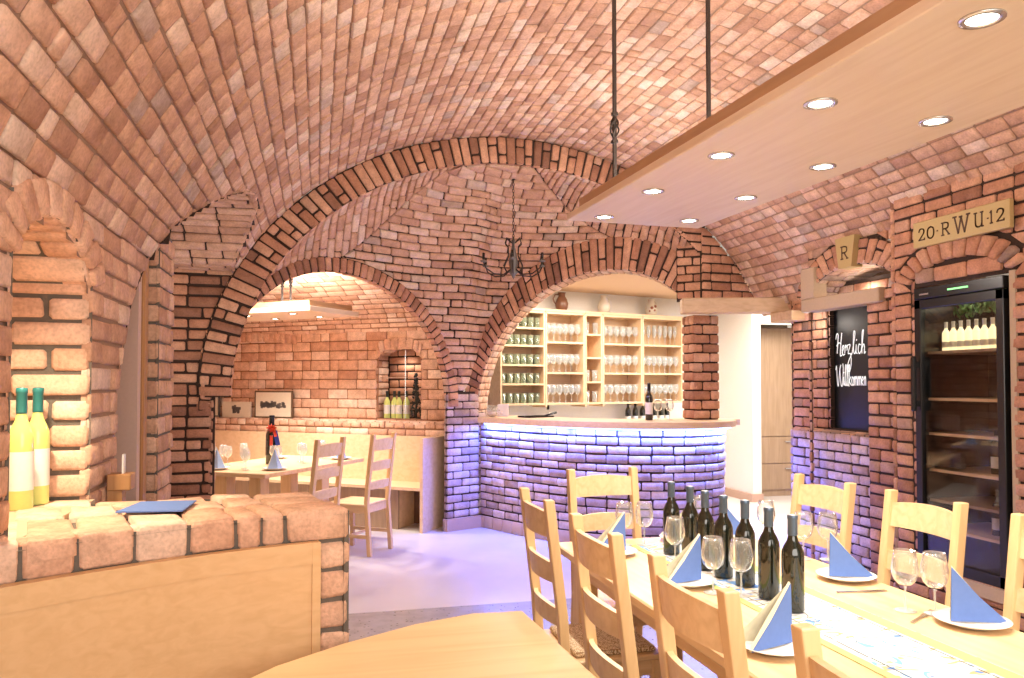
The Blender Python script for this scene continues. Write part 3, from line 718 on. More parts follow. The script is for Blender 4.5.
# low wall with lit top under the board
R4 = plane((4.13, 0, 0), (0, 1, 0)); b.lay(R4, 5.0, 6.18, rows(.0, 1.10, .08), .2, None, gap=.014, sign=-1, tint=(.2, 1), mi=4); b.grid(R4, 5.0, 6.18, 0, 1.1, 2, 2, .014, -1, 1)
R4t = lambda u, v: np.stack([4.13+np.asarray(v), np.asarray(u), np.full(len(np.asarray(u)), 1.105)], 1); b.lay(R4t, 5.0, 6.18, np.array([0, .13]), .12, None, sign=-1, tint=(.6, 1), gap=.012); b.grid(R4t, 5.0, 6.18, 0, .13, 1, 1, .01, -1)
R4e = plane((4.13, 6.18, 0), (1, 0, 0)); b.lay(R4e, 0, .13, rows(0, 1.1, .08), .2, None, sign=1, mi=4)
struct(b.build('wall_right_recess', [M['brick_dark'], M['mort_dark'], M['brick'], M['mort'], M['brick_bar']]), 'recessed brick wall around the blackboard under keystone arch')
mb = MB(); mb.box(3.97, 4.10, 4.86, 5.80, 2.10, 2.21, bev=.008); mb.box(3.968, 4.10, 5.622, 5.802, 2.212, 2.47, bev=.008)
struct(mb.build('trim_stone_impost', M['stone']), 'cream stone lintel block below the keystone arch', 'trim')

# beam over the doorway and corbel
mb = MB(); mb.bar((3.36, 6.80, 2.24), (4.42, 6.46, 2.24), .16, .145, bev=.01); mb.box(4.12, 4.42, 6.15, 6.50, 2.07, 2.165, bev=.008)
struct(mb.build('trim_beam', M['oak_beam']), 'light oak beam over the doorway beside the bar', 'trim')

# ---------------------------------------------------------------- floor
mb = MB(); mb.box(-3, 8, 5.24, 11.5, -.05, 0); struct(mb.build('floor', M['floor']), 'pale glossy tiled floor by the bar', 'floor')
mb = MB(); mb.box(-3, 8, -2, 5.24, -.05, 0); struct(mb.build('floor_near', M['terrazzo']), 'grey speckled terrazzo floor under the long table', 'floor')

# ---------------------------------------------------------------- back room
W0 = np.array([1.40, 8.33]); W1 = np.array([-1.60, 10.59]); uW = (W1-W0)/np.linalg.norm(W1-W0); nW = np.array([uW[1], -uW[0]]); nW = nW if nW[1] > 0 else -nW   # nW away from hall
def onW(s, z, off=0.): s = np.asarray(s, float); return np.stack([W0[0]+uW[0]*s+nW[0]*off, W0[1]+uW[1]*s+nW[1]*off, np.full(len(s), 0.)+z], 1)
b = Bricks(); NS0, NS1 = .37, .93
nn = arch_pred(NS0, NS1, 1.78, 1.90)
WB = lambda u, v: onW(u, v)
wb_pred = lambda u, v: ~(nn(np.asarray(u), v) & (v > 1.11))
b.lay(WB, -.1, 3.75, rows(1.0, 2.10, .105), .26, wb_pred, gap=.010, sign=-1, tint=(0, 1), res=600); b.grid(WB, -.1, 3.75, 0, 2.10, 110, 60, .008, -1, 1, wb_pred)
# vault over back room: curve from wall up towards the arches
H0 = 2.08
def BV(u, v):   # v 0..1 from wall to crown
    u = np.asarray(u); v = np.asarray(v); off = -(1-np.cos(v*PI/2))*2.4; z = H0+.85*np.sin(v*PI/2)
    p = onW(u, 0); return np.stack([p[:, 0]+nW[0]*off, p[:, 1]+nW[1]*off, z], 1)
def bv_pred(u, v):     # keep only what lies behind the small arch plane
    P = BV(np.asarray(u), np.full(len(np.asarray(u)), v)); d = (P[:, 0]-A0[0])*nL[0]+(P[:, 1]-A0[1])*nL[1]; return d > .12
b.lay(BV, -.3, 3.75, rows(0, 1.0, .038), .24, bv_pred, gap=.010, sign=-1, tint=(0, 1), res=500); b.grid(BV, -.3, 3.75, 0, 1.0, 60, 40, .008, -1, 1, bv_pred)
# niche reveals
for (s_, sg) in ((NS0, 1), (NS1, -1)):
    o_ = W0+uW*s_; Jn = plane((o_[0], o_[1], 0), (nW[0], nW[1], 0)); b.lay(Jn, 0, .25, rows(1.11, 1.85, .085), .22, None, gap=.012, sign=-sg); b.grid(Jn, 0, .25, 1.1, 1.85, 1, 1, .01, -sg)
Nb = lambda u, v: onW(u, v, .25); b.lay(Nb, NS0, NS1, rows(1.11, 1.9, .085), .22, None, gap=.014, sign=-1, mi=2); b.grid(Nb, NS0-.05, NS1+.05, 1.05, 1.95, 1, 1, .012, -1, 3)
def nring(u, v): u = np.asarray(u); v = np.asarray(v); return onW(.65-np.cos(v)*(.285+u*.03), 1.78+np.sin(v)*(.12)+u*.13, -.012)
ringbricks(b, nring, list(np.linspace(PI-.2, .2, 9)), [[(0, 1)]], .014, sign=1, tint=(.4, 1), depth=.26)
# soldier row above pictures
def srow(u, v): u = np.asarray(u); v = np.asarray(v); return onW(v, 2.0+u*.12-.05*((v-2.7)/.7)**2, -.015)
b.lay(srow, 0, 1, np.linspace(2.04, 3.3, 16), 1., None, gap=.016, sign=1, tint=(0, .8), depth=.04)
# ledge: two courses proud of the wall
Lf = lambda u, v: onW(u, v, -.13)
b.lay(Lf, 0, 3.6, np.array([.93, 1.01]), .24, None, gap=.012, sign=-1, tint=(0, 1)); b.lay(Lf, 0, 3.6, np.array([1.015, 1.09]), .125, None, gap=.012, sign=-1, tint=(0, 1)); b.grid(Lf, 0, 3.7, 0, 1.09, 1, 1, .01, -1)
Lt = lambda u, v: onW(u, 1.092, -.13+np.asarray(v)); b.lay(Lt, 0, 3.6, np.array([0, .14]), .125, None, gap=.010, sign=-1, tint=(.3, 1)); b.grid(Lt, 0, 3.7, 0, .4, 1, 1, .01, -1)
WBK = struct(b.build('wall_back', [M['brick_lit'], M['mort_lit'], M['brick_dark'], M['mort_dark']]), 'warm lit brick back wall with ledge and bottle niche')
# left side wall of the back room
b = Bricks(); SW = plane((-1.62, 0, 0), (0, 1, 0)); b.lay(SW, 6.4, 10.6, rows(0, 3.0, .1), .26, None, gap=.01, tint=(0, 1)); b.grid(SW, 6.4, 10.7, 0, 3.1, 2, 2, .01)
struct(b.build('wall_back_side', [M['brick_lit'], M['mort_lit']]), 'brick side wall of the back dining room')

# ---------------------------------------------------------------- bar room shell
S0 = np.array([1.55, 8.60]); uS = np.array([2.09, .61]); uS = uS/np.linalg.norm(uS); nS = np.array([-uS[1], uS[0]])
CB = .30  # cabinets are this deep; wall stands behind their fronts
def onS(s, off=0.): return (2.05+uS[0]*s+nS[0]*off, 8.76+uS[1]*s+nS[1]*off)
mb = MB(); a = onS(-.35, .33); c = onS(5.2, .33); mb.bar((*a, 1.4), (*c, 1.4), .06, 2.8)
struct(mb.build('wall_bar', M['white']), 'white plaster wall behind the bar shelves')
mb = MB(); mb.box(5.40, 5.52, 8.93, 10.1, 0, 2.7); mb.box(5.521, 7.5, 8.94, 9.02, 2.27, 2.7); mb.box(6.40, 7.5, 8.93, 9.05, 0, 2.7)
struct(mb.build('wall_passage', M['white']), 'white partition beside the tall grey oak cupboard')
mb = MB(); mb.box(5.36, 5.40, 8.93, 10, 0, .10); mb.box(5.36, 5.53, 8.90, 8.93, 0, .10); struct(mb.build('baseboard_passage', M['tile']), 'beige base tiles along the white partition', 'baseboard')
mb = MB(); mb.box(7.5, 7.6, 6, 11, 0, 2.8); mb.box(4.75, 7.6, 6.2, 6.3, 0, 2.8); struct(mb.build('wall_passage_side', M['white']), 'white side walls of the passage')
mb = MB(); mb.prism([(1.75, 8.42), (3.55, 7.34), (4.3, 6.98), (7.6, 6.9), (7.6, 11), (1.2, 11), (1.5, 8.9)], 2.67, 2.75); struct(mb.build('ceiling_bar', M['ceil']), 'cream ceiling above the bar shelves', 'ceiling')

# brick column standing on the counter
b = Bricks(); cx0, cx1, cy0, cy1 = 3.52, 3.80, 6.87, 7.12
for (o_, d_, L_, sg) in (((cx0, cy0), (1, 0), .28, 1), ((cx1, cy0), (0, 1), .25, 1), ((cx0, cy0), (0, 1), .25, -1)):
    Pc = plane((o_[0], o_[1], 0), (d_[0], d_[1], 0)); b.lay(Pc, 0, L_, rows(1.16, 2.168, .088), .19, None, gap=.015, sign=sg, tint=(.1, .9), rnd=.010, depth=.04); b.grid(Pc, .01, L_-.01, 1.155, 2.168, 1, 1, .02, sg)
struct(b.build('wall_front_column', [M['brick_dark'], M['mort_dark']]), 'square brick column standing on the bar counter end')

# ---------------------------------------------------------------- bar counter
cp = [(1.67, 8.08), (1.92, 7.58), (2.25, 7.05), (2.68, 6.66), (3.15, 6.50), (3.52, 6.53), (3.76, 6.71), (3.84, 6.94), (3.80, 7.2)]
def spline(P, n=12):
    P = [np.array(p, float) for p in P]; out = []
    Q = [2*P[0]-P[1]]+P+[2*P[-1]-P[-2]]
    for i in range(1, len(Q)-2):
        for k in range(n):
            t = k/n; a, b_, c_, d = Q[i-1], Q[i], Q[i+1], Q[i+2]
            out.append(.5*((2*b_)+(-a+c_)*t+(2*a-5*b_+4*c_-d)*t*t+(-a+3*b_-3*c_+d)*t**3))
    out.append(P[-1]); return np.array(out)
cs = spline(cp); cS = np.concatenate([[0], np.cumsum(np.linalg.norm(np.diff(cs, axis=0), axis=1))]); CL = cS[-1]
def BC(u, v): u = np.asarray(u); return np.stack([np.interp(u, cS, cs[:, 0]), np.interp(u, cS, cs[:, 1]), np.asarray(v)], 1)
bar = empty('bar_counter', (2.7, 7.1, 0), 0, 'curved brick bar counter lit blue-violet under its wooden top', 'bar counter')
def local(o, parent):
    o.parent = parent; o.matrix_parent_inverse = Matrix.Translation(-Vector(parent.location)); return o
b = Bricks(); b.lay(BC, 0, CL, rows(.13, 1.095, .0805), .205, None, gap=.014, tint=(0, 1), rnd=.008, res=300, hdr=.06); b.grid(BC, 0, CL, 0, 1.1, 60, 2, .013)
local(b.build('brick_front', [M['brick_bar'], M['mort_dark']]), bar)
b = Bricks(); b.lay(BC, 0, CL, np.array([0, .125]), .15, None, gap=.006, depth=.02, lift=.006, rnd=.004, hv=.001, rough=.0005); local(b.build('base_tiles', [M['tile']]), bar)
def offs(poly, d):
    out = []
    for i in range(len(poly)):
        t = poly[min(i+1, len(poly)-1)]-poly[max(i-1, 0)]; t = t/np.linalg.norm(t); n = np.array([t[1], -t[0]]); out.append(poly[i]+n*d)
    return np.array(out)
fo = offs(cs, .10); bk = offs(cs, -.55)
endc = [(4.01, 6.86), (4.03, 7.0), (3.98, 7.18), (3.84, 7.32)]
poly = [tuple(p) for p in fo[2:-14]]+endc+[(3.4, 7.3), (2.9, 7.25), (2.65, 7.45), (2.35, 7.9), (2.12, 8.3)]
mb = MB(); mb.prism(poly, 1.10, 1.155); local(mb.build('countertop', M['oak_cab']), bar)
mb = MB()
lo = offs(cs, .045); 
for i in range(3, len(lo)-4): mb.bar((*lo[i], 1.088), (*lo[i+1], 1.088), .015, .012)
local(mb.build('led_strip', M['led']), bar)
mb = MB(); inn = offs(cs, -.12)
mb.prism([tuple(p) for p in offs(cs, -.06)]+[tuple(p) for p in inn[::-1]], 0, 1.1); local(mb.build('counter_core', M['mort_dark']), bar)

# ---------------------------------------------------------------- glassware and bottle prototypes
def highlight_glass(name, tcol, dcol, a):  # diffuse white mixed in stands in for highlights on the clear glass
    m = glassmat(name, (1, 1, 1), tcol); nt = m.node_tree; N = nt.nodes; Lk = nt.links; out = N['Material Output']; src = out.inputs[0].links[0].from_socket
    d = N.new('ShaderNodeBsdfDiffuse'); d.inputs[0].default_value = (*dcol, 1); mx = N.new('ShaderNodeMixShader'); mx.inputs[0].default_value = a*.6
    Lk.new(src, mx.inputs[1]); Lk.new(d.outputs[0], mx.inputs[2]); Lk.new(mx.outputs[0], out.inputs[0]); return m
M['glass_shelf'] = highlight_glass('shelf_glass', (.96, .97, .97), (.85, .86, .84), .26); M['glass_green'] = highlight_glass('pale_green_glass', (.84, .91, .80), (.62, .68, .52), .28)
M['glass_stem'] = highlight_glass('stem_glass', (.93, .94, .93), (.9, .9, .88), .5); M['glass'] = highlight_glass('wine_glass_glass', (.97, .98, .975), (.9, .9, .88), .07)
def glass_big(name='wine_glass'):
    m = MB(); n = 18
    bowl = [(.004, .082), (.020, .086), (.034, .100), (.041, .122), (.042, .138), (.038, .165), (.033, .195)]
    m.shell(bowl+[(.0325, .195)]+[(r-.0015, z+.001) for r, z in bowl[::-1]], n)
    r = empty(name); m.build('bowl', M['glass'], r)
    s_ = MB(); s_.lathe([(.006, .004), (.0035, .012), (.0032, .07), (.006, .078)], 8); s_.build('stem', M['glass_stem'], r)
    s_ = MB(); s_.lathe([(.034, 0), (.034, .002), (.006, .006)], n); s_.build('foot', M['glass_stem'], r)
    return r
def glass_one(kind, name, mat, n=10):       # single mesh, for glasses too small to show parts
    m = MB()
    if kind == 'stem':
        m.shell([(.03, 0), (.004, .006), (.0035, .07), (.02, .08), (.036, .105), (.038, .13), (.031, .175), (.029, .175), (.035, .13), (.032, .105), (.018, .083)], n)
        m.lathe([(.03, 0), (.03, .003)], n)
    elif kind == 'flute':
        m.shell([(.028, 0), (.004, .006), (.0035, .07), (.012, .08), (.024, .12), (.024, .20), (.022, .20), (.022, .12), (.01, .085)], n)
    else:
        m.shell([(.028, 0), (.034, .11), (.032, .11), (.026, .006), (.001, .006)], n); m.lathe([(.028, 0), (.028, .006)], n)
    o = bpy.data.objects.new(name, m.mesh(name, mat)); COL.objects.link(o); return o
BP = [(.0335, 0), (.0358, .004), (.0358, .180), (.0345, .195), (.028, .212), (.018, .230), (.0145, .245), (.0142, .30), (.0158, .302), (.0158, .312)]
def bottle_proto(body, caps, h=1., label=None, lcol=None, w=1., name='wine_bottle', n=20):
    r = empty(name); m = MB(); m.lathe([(a*w, z*h) for a, z in BP], n); m.build('body', body, r)
    m = MB(); m.lathe([(.0155*w, .248*h), (.0160*w, .252*h), (.0155*w, .300*h), (.0168*w, .302*h), (.0168*w, .313*h), (.015*w, .315*h)], n, 0)
    m.lathe([(.0155*w, .3151*h), (.0001, .3165*h)], n, 1); m.build('capsule', [caps, M['cork'] if label is None else caps], r)
    if label:
        m = MB(); m.shell([(.0363*w, label[0]*h), (.0363*w, label[1]*h)], n); m.build('label', lcol, r)
    return r
# dark bottles down the long table
bp = Proto(bottle_proto(M['bottle'], M['capsule'], .975))
TZ = .762
by = [3.14, 2.99, 2.845, 2.71, 2.58, 2.41, 2.255]; bxs = [1.50, 1.513, 1.505, 1.51, 1.525, 1.515, 1.505]
ords = ['farthest', 'second farthest', 'third farthest', 'middle', 'third nearest', 'second nearest', 'nearest']
for i, (x, y) in enumerate(zip(bxs, by)):
    bp.place((x, y, TZ+.005), i*.7, f'{ords[i]} of seven dark wine bottles with blue-grey capsules on the long table', 'dark wine bottles down the long table', 'bottle')
gp = Proto(glass_big())
gl = [((1.42, 2.94), 'tall wine glass beside the second farthest dark bottle'), ((1.37, 3.36), 'far left wine glass in front of the head chair'),
      ((1.46, 3.34), 'wine glass at far end beside upright blue napkin'), ((1.365, 2.525), 'left glass of the pair before the third nearest dark bottle'),
      ((1.440, 2.465), 'right glass of the pair before the third nearest dark bottle'), ((2.00, 2.92), 'left glass of the pair beside the far right place setting'),
      ((2.09, 2.88), 'right glass of the pair beside the far right place setting'), ((1.865, 2.175), 'left glass of the near right pair beside the plates'),
      ((1.93, 2.12), 'right glass of the near right pair, touching the near plate'), ((2.03, 3.25), 'wine glass at the far right corner of the long table'), ((1.80, 3.45), 'wine glass at the far table end behind the dark bottles')]
for (p, lb) in gl: gp.place((p[0], p[1], TZ), 0, lb, 'wine glasses on the long table', 'wine glass')

# plates and napkins
def plate():
    m = MB(); m.lathe([(.062, 0), (.068, .004), (.098, .014), (.107, .018), (.1075, .020), (.098, .0175), (.068, .008), (.0001, .006)], 36)
    o = bpy.data.objects.new('plate', m.mesh('plate', M['china'])); COL.objects.link(o); return o
def napkin(back='napkin_back', q=1):
    r = empty('napkin'); H = .165; L = .165
    a = (0, 0, 0); T = (.004, 0, H)
    m = MB(); m.add([(0, 0, 0), (L, -.022*q, 0), T, (L*.5, -.010*q, H*.46)], [(0, 1, 3, 2)]); m.add([(0, -.002*q, 0), (L, -.024*q, 0), (.004, -.002*q, H), (L*.5, -.012*q, H*.46)], [(2, 3, 1, 0)])
    m.build('front_fold', M['napkin'], r)
    m = MB(); m.add([(0, .004*q, 0), (L*.92, .075*q, 0), (.004, .002*q, H+.004), (L*.49, .034*q, H*.53)], [(0, 1, 3, 2)]); m.add([(.004, 0, H), (L*.5, -.010*q, H*.46), (L, -.022*q, 0), (L*1.0, -.010*q, .0), (L*.52, .004*q, H*.47), (.006, .006*q, H+.004)], [(0, 1, 4, 5), (1, 2, 3, 4)])
    o = m.build('back_fold', M[back], r); o['label'] = 'pale inner side of the fold'
    return r
pp = Proto(plate()); npk = Proto(napkin()); npm = Proto(napkin(q=-1))
sets = [((1.95, 2.58), -12, 'right side, second place from the camera'), ((1.955, 2.00), -14, 'right side, place nearest the camera'), ((1.95, 3.42), 8, 'right side, farthest place by the far corner'),
        ((1.24, 1.95), 190, 'left side, behind the nearest chair post'), ((1.33, 2.66), 188, 'left side, middle place beside the runner'), ((1.25, 3.20), 187, 'left side, farthest place'), ((1.68, 3.40), 100, 'place at the head of the long table')]
for (p, a, lb) in sets:
    pp.place((p[0], p[1], TZ), 0, f'white china plate on the long table, {lb}', 'plates on the long table', 'plate')
    ax = p[0]-.065*math.cos(math.radians(a)); ay = p[1]-.065*math.sin(math.radians(a))
    (npm if 100 < a else npk).place((ax, ay, TZ+.011), math.radians(a), f'blue napkin folded upright on plate, {lb}', 'blue napkins on the long table', 'napkin')

# ---------------------------------------------------------------- long table, runner
t = empty('dining_table', (1.565, 2.15, 0), 0, 'long light beech dining table set for guests', 'table')
m = MB(); m.box(-.485, .485, -1.45, 1.36, .722, .76, bev=.006); m.build('tabletop', M['oak_y'], t)
for (x, y) in ((-.38, 1.22), (.38, 1.22), (-.38, -1.3), (.38, -1.3)):
    m = MB(); m.box(x-.045, x+.045, y-.045, y+.045, 0, .722, bev=.006); m.build('leg', M['beech'], t)
m = MB(); m.box(-.40, -.375, -1.3, 1.22, .63, .72); m.box(.375, .40, -1.3, 1.22, .63, .72); m.box(-.38, .38, 1.2, 1.225, .63, .72); m.build('apron', M['oak_y'], t)
r = empty('table_runner', (1.58, 2.15, .7615), 0, 'white runner printed with blue flowers down the long table', 'table runner')
m = MB(); m.box(-.155, .155, -1.42, 1.20, 0, .0012); m.build('cloth', M['runner'], r)
m = MB(); m.box(-.185, -.135, -1.42, 1.21, .0001, .0010); m.box(.10, .152, -1.42, 1.21, .0013, .0016); m.build('border', M['runner_edge'], r)
m = MB()
for x in (-.130, .085):
    y = -1.4
    while y < 1.18:
        L = random.uniform(.03, .14); m.bar((x+random.uniform(-.002, .002), y, .002), (x+random.uniform(-.002, .002), y+L, .002), .0028, .0006); y += L+random.uniform(.003, .02)
for k in range(26):
    x, y = random.uniform(-.10, .07), random.uniform(-1.2, 1.1); a = random.uniform(0, PI); pts = [(x+.03*q*math.cos(a+.3*q), y+.03*q*math.sin(a+.3*q), .0018) for q in np.linspace(0, 2, 6)]
    for p, q in zip(pts[:-1], pts[1:]): m.bar(p, q, .0018, .0005)
m.build('stitching', M['runner_line'], r)['kind'] = 'stuff'
# cutlery
def cutlery():
    m = MB(); m.box(-.006, .006, 0, .10, 0, .003, bev=.001); m.box(-.010, .010, .10, .19, .0, .002, bev=.0008)
    o = bpy.data.objects.new('knife', m.mesh('knife', M['steel'])); COL.objects.link(o); return o
kp = Proto(cutlery())
for (p, a, lb) in (((1.79, 2.42), -96, 'steel knife lying beside the second right plate'), ((1.79, 2.06), -60, 'steel knife lying beside the near right plate')):
    kp.place((p[0], p[1], TZ), math.radians(a), lb, 'knives on the long table', 'knife')

# ---------------------------------------------------------------- chairs
def chair(dw=.40, dd=.40):
    r = empty('dining_chair'); w = dw/2
    def rear(s):   # rear leg continuing into the back post
        m = MB(); P = [(.0, -.035, 0), (0, 0, .44), (0, -.012, .62), (0, -.065, 1.06)]; R_ = .019
        v = []
        for (x, y, z) in P: v += [(s*w-R_*s*1-R_, y-R_, z), (s*w-R_*s*1+R_, y-R_, z), (s*w-R_*s*1+R_, y+R_, z), (s*w-R_*s*1-R_, y+R_, z)]
        f = [(0, 3, 2, 1), (12, 13, 14, 15)]
        for i in range(3):
            for k in range(4): f.append((i*4+k, i*4+(k+1) % 4, i*4+4+(k+1) % 4, i*4+4+k))
        m.add(v, f); return m
    for s in (-1, 1):
        o = rear(s).build('leg', M['beech'], r)
        bv = o.modifiers.new('Bevel', 'BEVEL'); bv.width = .004; bv.segments = 2
    for s in (-1, 1):
        m = MB(); m.box(s*(w-.02)-.018, s*(w-.02)+.018, dd-.05, dd-.012, 0, .43, bev=.004); m.build('leg', M['beech'], r)
    def slat(z0, z1):
        m = MB(); n = 8; v = []; f = []
        for i in range(n+1):
            x = -w+.03+(2*w-.06)*i/n; c = -.030*(1-(2*i/n-1)**2)
            ya = lambda z: (-.012-(z-.62)/.44*.053) if z > .62 else -.012*(z-.44)/.18
            arch = .012*(1-(2*i/n-1)**2)
            for z in (z0, z1+arch):
                for d in (-.009, .009): v.append((x, ya(z)+c+d, z))
        for i in range(n):
            a = i*4; q = a+4
            f += [(a, q, q+1, a+1), (a+2, a+3, q+3, q+2), (a, a+2, q+2, q), (a+1, q+1, q+3, a+3)]
        f += [(0, 1, 3, 2), (n*4, n*4+2, n*4+3, n*4+1)]
        m.add(v, f, smooth=False); return m
    for (a, b_) in ((.915, 1.01), (.74, .815), (.575, .64)): slat(a, b_).build('back_slat', M['beech_seat'], r)
    m = MB(); m.box(-w-.005, w+.005, .0, dd, .43, .452, bev=.006); m.build('seat', M['beech_seat'], r)
    m = MB()
    m.box(-w+.02, w-.02, .0, .02, .37, .43); m.box(-w+.02, w-.02, dd-.04, dd-.02, .37, .43)
    for s in (-1, 1): m.box(s*(w-.02)-.01, s*(w-.02)+.01, 0, dd-.03, .37, .43)
    m.build('seat_frame', M['beech_seat'], r)
    m = MB()
    for s in (-1, 1): m.box(s*(w-.02)-.009, s*(w-.02)+.009, -.02, dd-.03, .15, .18)
    m.box(-w+.03, w-.03, .17, .19, .155, .175); m.build('stretcher', M['beech_seat'], r)
    return r
CP = Proto(chair())
G = 'ladder back chairs around the long table'
# local front is +Y ; left row faces +X -> rz=-90
for (x, y, rz, lb) in ((.86, 3.03, -90, 'farthest ladder-back chair on the left of the long table'), (.86, 2.35, -90, 'second farthest ladder-back chair on the left of the long table'),
                       (.86, 1.70, -90, 'second nearest ladder-back chair on the left of the long table'), (.87, 1.08, -90, 'nearest ladder-back chair, left side, its post cut off by frame bottom')):
    CP.place((x+.06, y, 0), math.radians(rz), lb, G, 'chair')
for (x, y, rz, lb) in ((2.30, 3.20, 92, 'farthest ladder-back chair on the right beside the purple low brick wall'), (2.32, 2.60, 90, 'ladder-back chair on the right standing before the wine fridge'),
                       (2.31, 1.98, 90, 'nearest right chair, cut off by the right frame edge')):
    CP.place((x-.06, y, 0), math.radians(rz), lb, G, 'chair')
CP.place((1.46, 3.80, 0), math.radians(186), 'ladder-back chair at the head of the long table before bar', G, 'chair')
m = MB(); m.box(-.175, .175, .04, .37, 0, .022, bev=.009); o = m.build('seat_cushion', M['weave']); QP = Proto(o)
for (y, lb) in ((3.03, 'woven zigzag seat cushion on the farthest left chair'), (2.35, 'woven seat cushion on the second farthest left chair'), (1.70, 'woven seat cushion on the second nearest left chair')):
    QP.place((.925, y, .453), math.radians(-90), lb, 'woven seat cushions on the left chairs', 'cushion')

# ---------------------------------------------------------------- near table (foreground)
t = empty('side_table', (.3, 1.6, 0), 0, 'bare oak table with curved edge in the foreground', 'table')
top = [(.665, 2.52), (.50, 2.53), (.30, 2.46), (.08, 2.33), (-.10, 2.19), (-.24, 2.02), (-.30, 1.8), (-.28, .9), (.74, .9), (.70, 1.9)]
m = MB(); m.prism([(x-.3, y-1.6) for x, y in top], .715, .75); o = m.build('tabletop', M['oak_fg'], t); bv = o.modifiers.new('Bevel', 'BEVEL'); bv.width = .004; bv.segments = 2
m = MB(); m.box(-.10, .10, -.25, .25, .04, .715, bev=.01); m.build('pedestal', M['oak_fg'], t)
m = MB(); m.box(-.25, .25, -.4, .4, 0, .04, bev=.01); m.build('base', M['oak_fg'], t)

# ---------------------------------------------------------------- brick parapet with bench back
pf = spline([(-.80, 2.08), (-.60, 2.22), (-.36, 2.36), (-.14, 2.45), (.105, 2.52)], 10); pS = np.concatenate([[0], np.cumsum(np.linalg.norm(np.diff(pf, axis=0), axis=1))]); PL = pS[-1]
dW = np.array([-.30, .95]); dW = dW/np.linalg.norm(dW)
def pthick(u): return np.interp(u, [0, PL*.35, PL], [.95, .62, .40])
def PF(u, v): u = np.asarray(u); return np.stack([np.interp(u, pS, pf[:, 0]), np.interp(u, pS, pf[:, 1]), np.asarray(v)], 1)
def PT(u, v): u = np.asarray(u); v = np.asarray(v); w = pthick(u)*v; return np.stack([np.interp(u, pS, pf[:, 0])+dW[0]*w, np.interp(u, pS, pf[:, 1])+dW[1]*w, np.full(len(u), 1.11)], 1)
b = Bricks()
kw = dict(gap=.016, rnd=.012, rough=.004)
cuts = [0]
while cuts[-1] < PL-.20-.20: cuts.append(cuts[-1]+random.uniform(.125, .15))
cuts += [(cuts[-1]+PL-.20)/2, PL-.20, PL]; tin = [random.uniform(.2, 1) for _ in cuts]
for a, c, tt_ in zip(cuts[:-1], cuts[1:], tin):
    b.put(PF, np.array([a]), np.array([c]), np.array([a]), np.array([c]), np.array([1.012]), np.array([1.1145]), gap=.012, rnd=.008, rough=.0025, hv=0, tint=(tt_, tt_), depth=.10)
    b.put(PT, np.array([a]), np.array([c]), np.array([a]), np.array([c]), np.array([-.008]), np.array([.45]), gap=.012, rnd=.008, rough=.0025, hv=0, tint=(tt_, tt_), depth=.05, sign=1)
b.lay(PF, PL-.105, PL, rows(0, 1.015, .093), .3, None, hdr=0, tint=(.2, .8), depth=.08, **kw)
b.grid(PF, 0, PL, 0, 1.10, 8, 1, .012)
b.grid(PT, 0, PL, 0, 1, 10, 1, .018, 1, 1)
def ptl(v0, v1, w, ph):
    us = [0]
    x = w*ph
    while x < PL-.20-.05: us.append(x) if x > .03 else None; x += w*random.uniform(.9, 1.1)
    us.append(PL-.20); us.append(PL)
    for a, c in zip(us[:-1], us[1:]):
        b.put(PT, np.array([a]), np.array([c]), np.array([a]), np.array([c]), np.array([v0]), np.array([v1]), gap=.016, rnd=.012, rough=.004, tint=(.4, 1), depth=.05, sign=1)
ptl(.45, .8, .15, .6); ptl(.8, 1.0, .17, .9)
PE = lambda u, v: np.stack([pf[-1, 0]+dW[0]*np.asarray(u), pf[-1, 1]+dW[1]*np.asarray(u), np.asarray(v)], 1)
b.lay(PE, 0, .40, rows(0, 1.015, .093), .22, None, tint=(.2, .8), **kw); b.lay(PE, 0, .40, np.array([1.015, 1.108]), .2, None, tint=(.2, .8), **kw); b.grid(PE, 0, .40, 0, 1.1, 1, 1, .02)
PBk = lambda u, v: PT(u, np.ones(len(np.asarray(u))))*np.array([1, 1, 0])+np.stack([0*np.asarray(v), 0*np.asarray(v), np.asarray(v)], 1)
b.grid(PBk, 0, PL, 0, 1.1, 8, 1, .01, -1, 1)
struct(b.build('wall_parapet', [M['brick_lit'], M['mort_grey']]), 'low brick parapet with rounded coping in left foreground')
bn = empty('bench', (-.4, 2.1, 0), 0, 'oak bench with framed back against the brick parapet', 'bench')
off = offs(pf, .045); of2 = offs(pf, .02)
def strip(pts, z0, z1, th, n0, n1):
    m = MB()
    P = pts[n0:n1+1]; Q = offs(P, th); v = []; f = []
    for (a, c) in zip(P, Q): v += [(a[0], a[1], z0), (a[0], a[1], z1), (c[0], c[1], z0), (c[0], c[1], z1)]
    n = len(P)
    for i in range(n-1):
        a = i*4; q = a+4; f += [(a, a+1, q+1, q), (a+2, q+2, q+3, a+3), (a+1, a+3, q+3, q+1), (a, q, q+2, a+2)]
    f += [(0, 2, 3, 1), ((n-1)*4, (n-1)*4+1, (n-1)*4+3, (n-1)*4+2)]
    m.add(v, f); return m
nb = len(pf)-1; ncut = int(np.searchsorted(pS, PL-.115))
local(strip(pf, .45, 1.012, .030, 0, ncut-1).build('back_panel', M['oak_x'], None), bn)
m = strip(pf, .955, 1.018, .035, 0, ncut); local(m.build('top_rail', M['oak_x'], None), bn)
local(strip(pf, 0, 1.012, .036, ncut-1, ncut).build('end_stile', M['oak_x'], None), bn)
seat = offs(pf, .034); local(strip(seat[0:ncut], .42, .45, .36, 0, ncut-1).build('seat', M['oak_x'], None), bn)
local(strip(offs(pf, .15)[0:ncut], 0, .42, .03, 0, ncut-1).build('bench_base', M['oak_x'], None), bn)
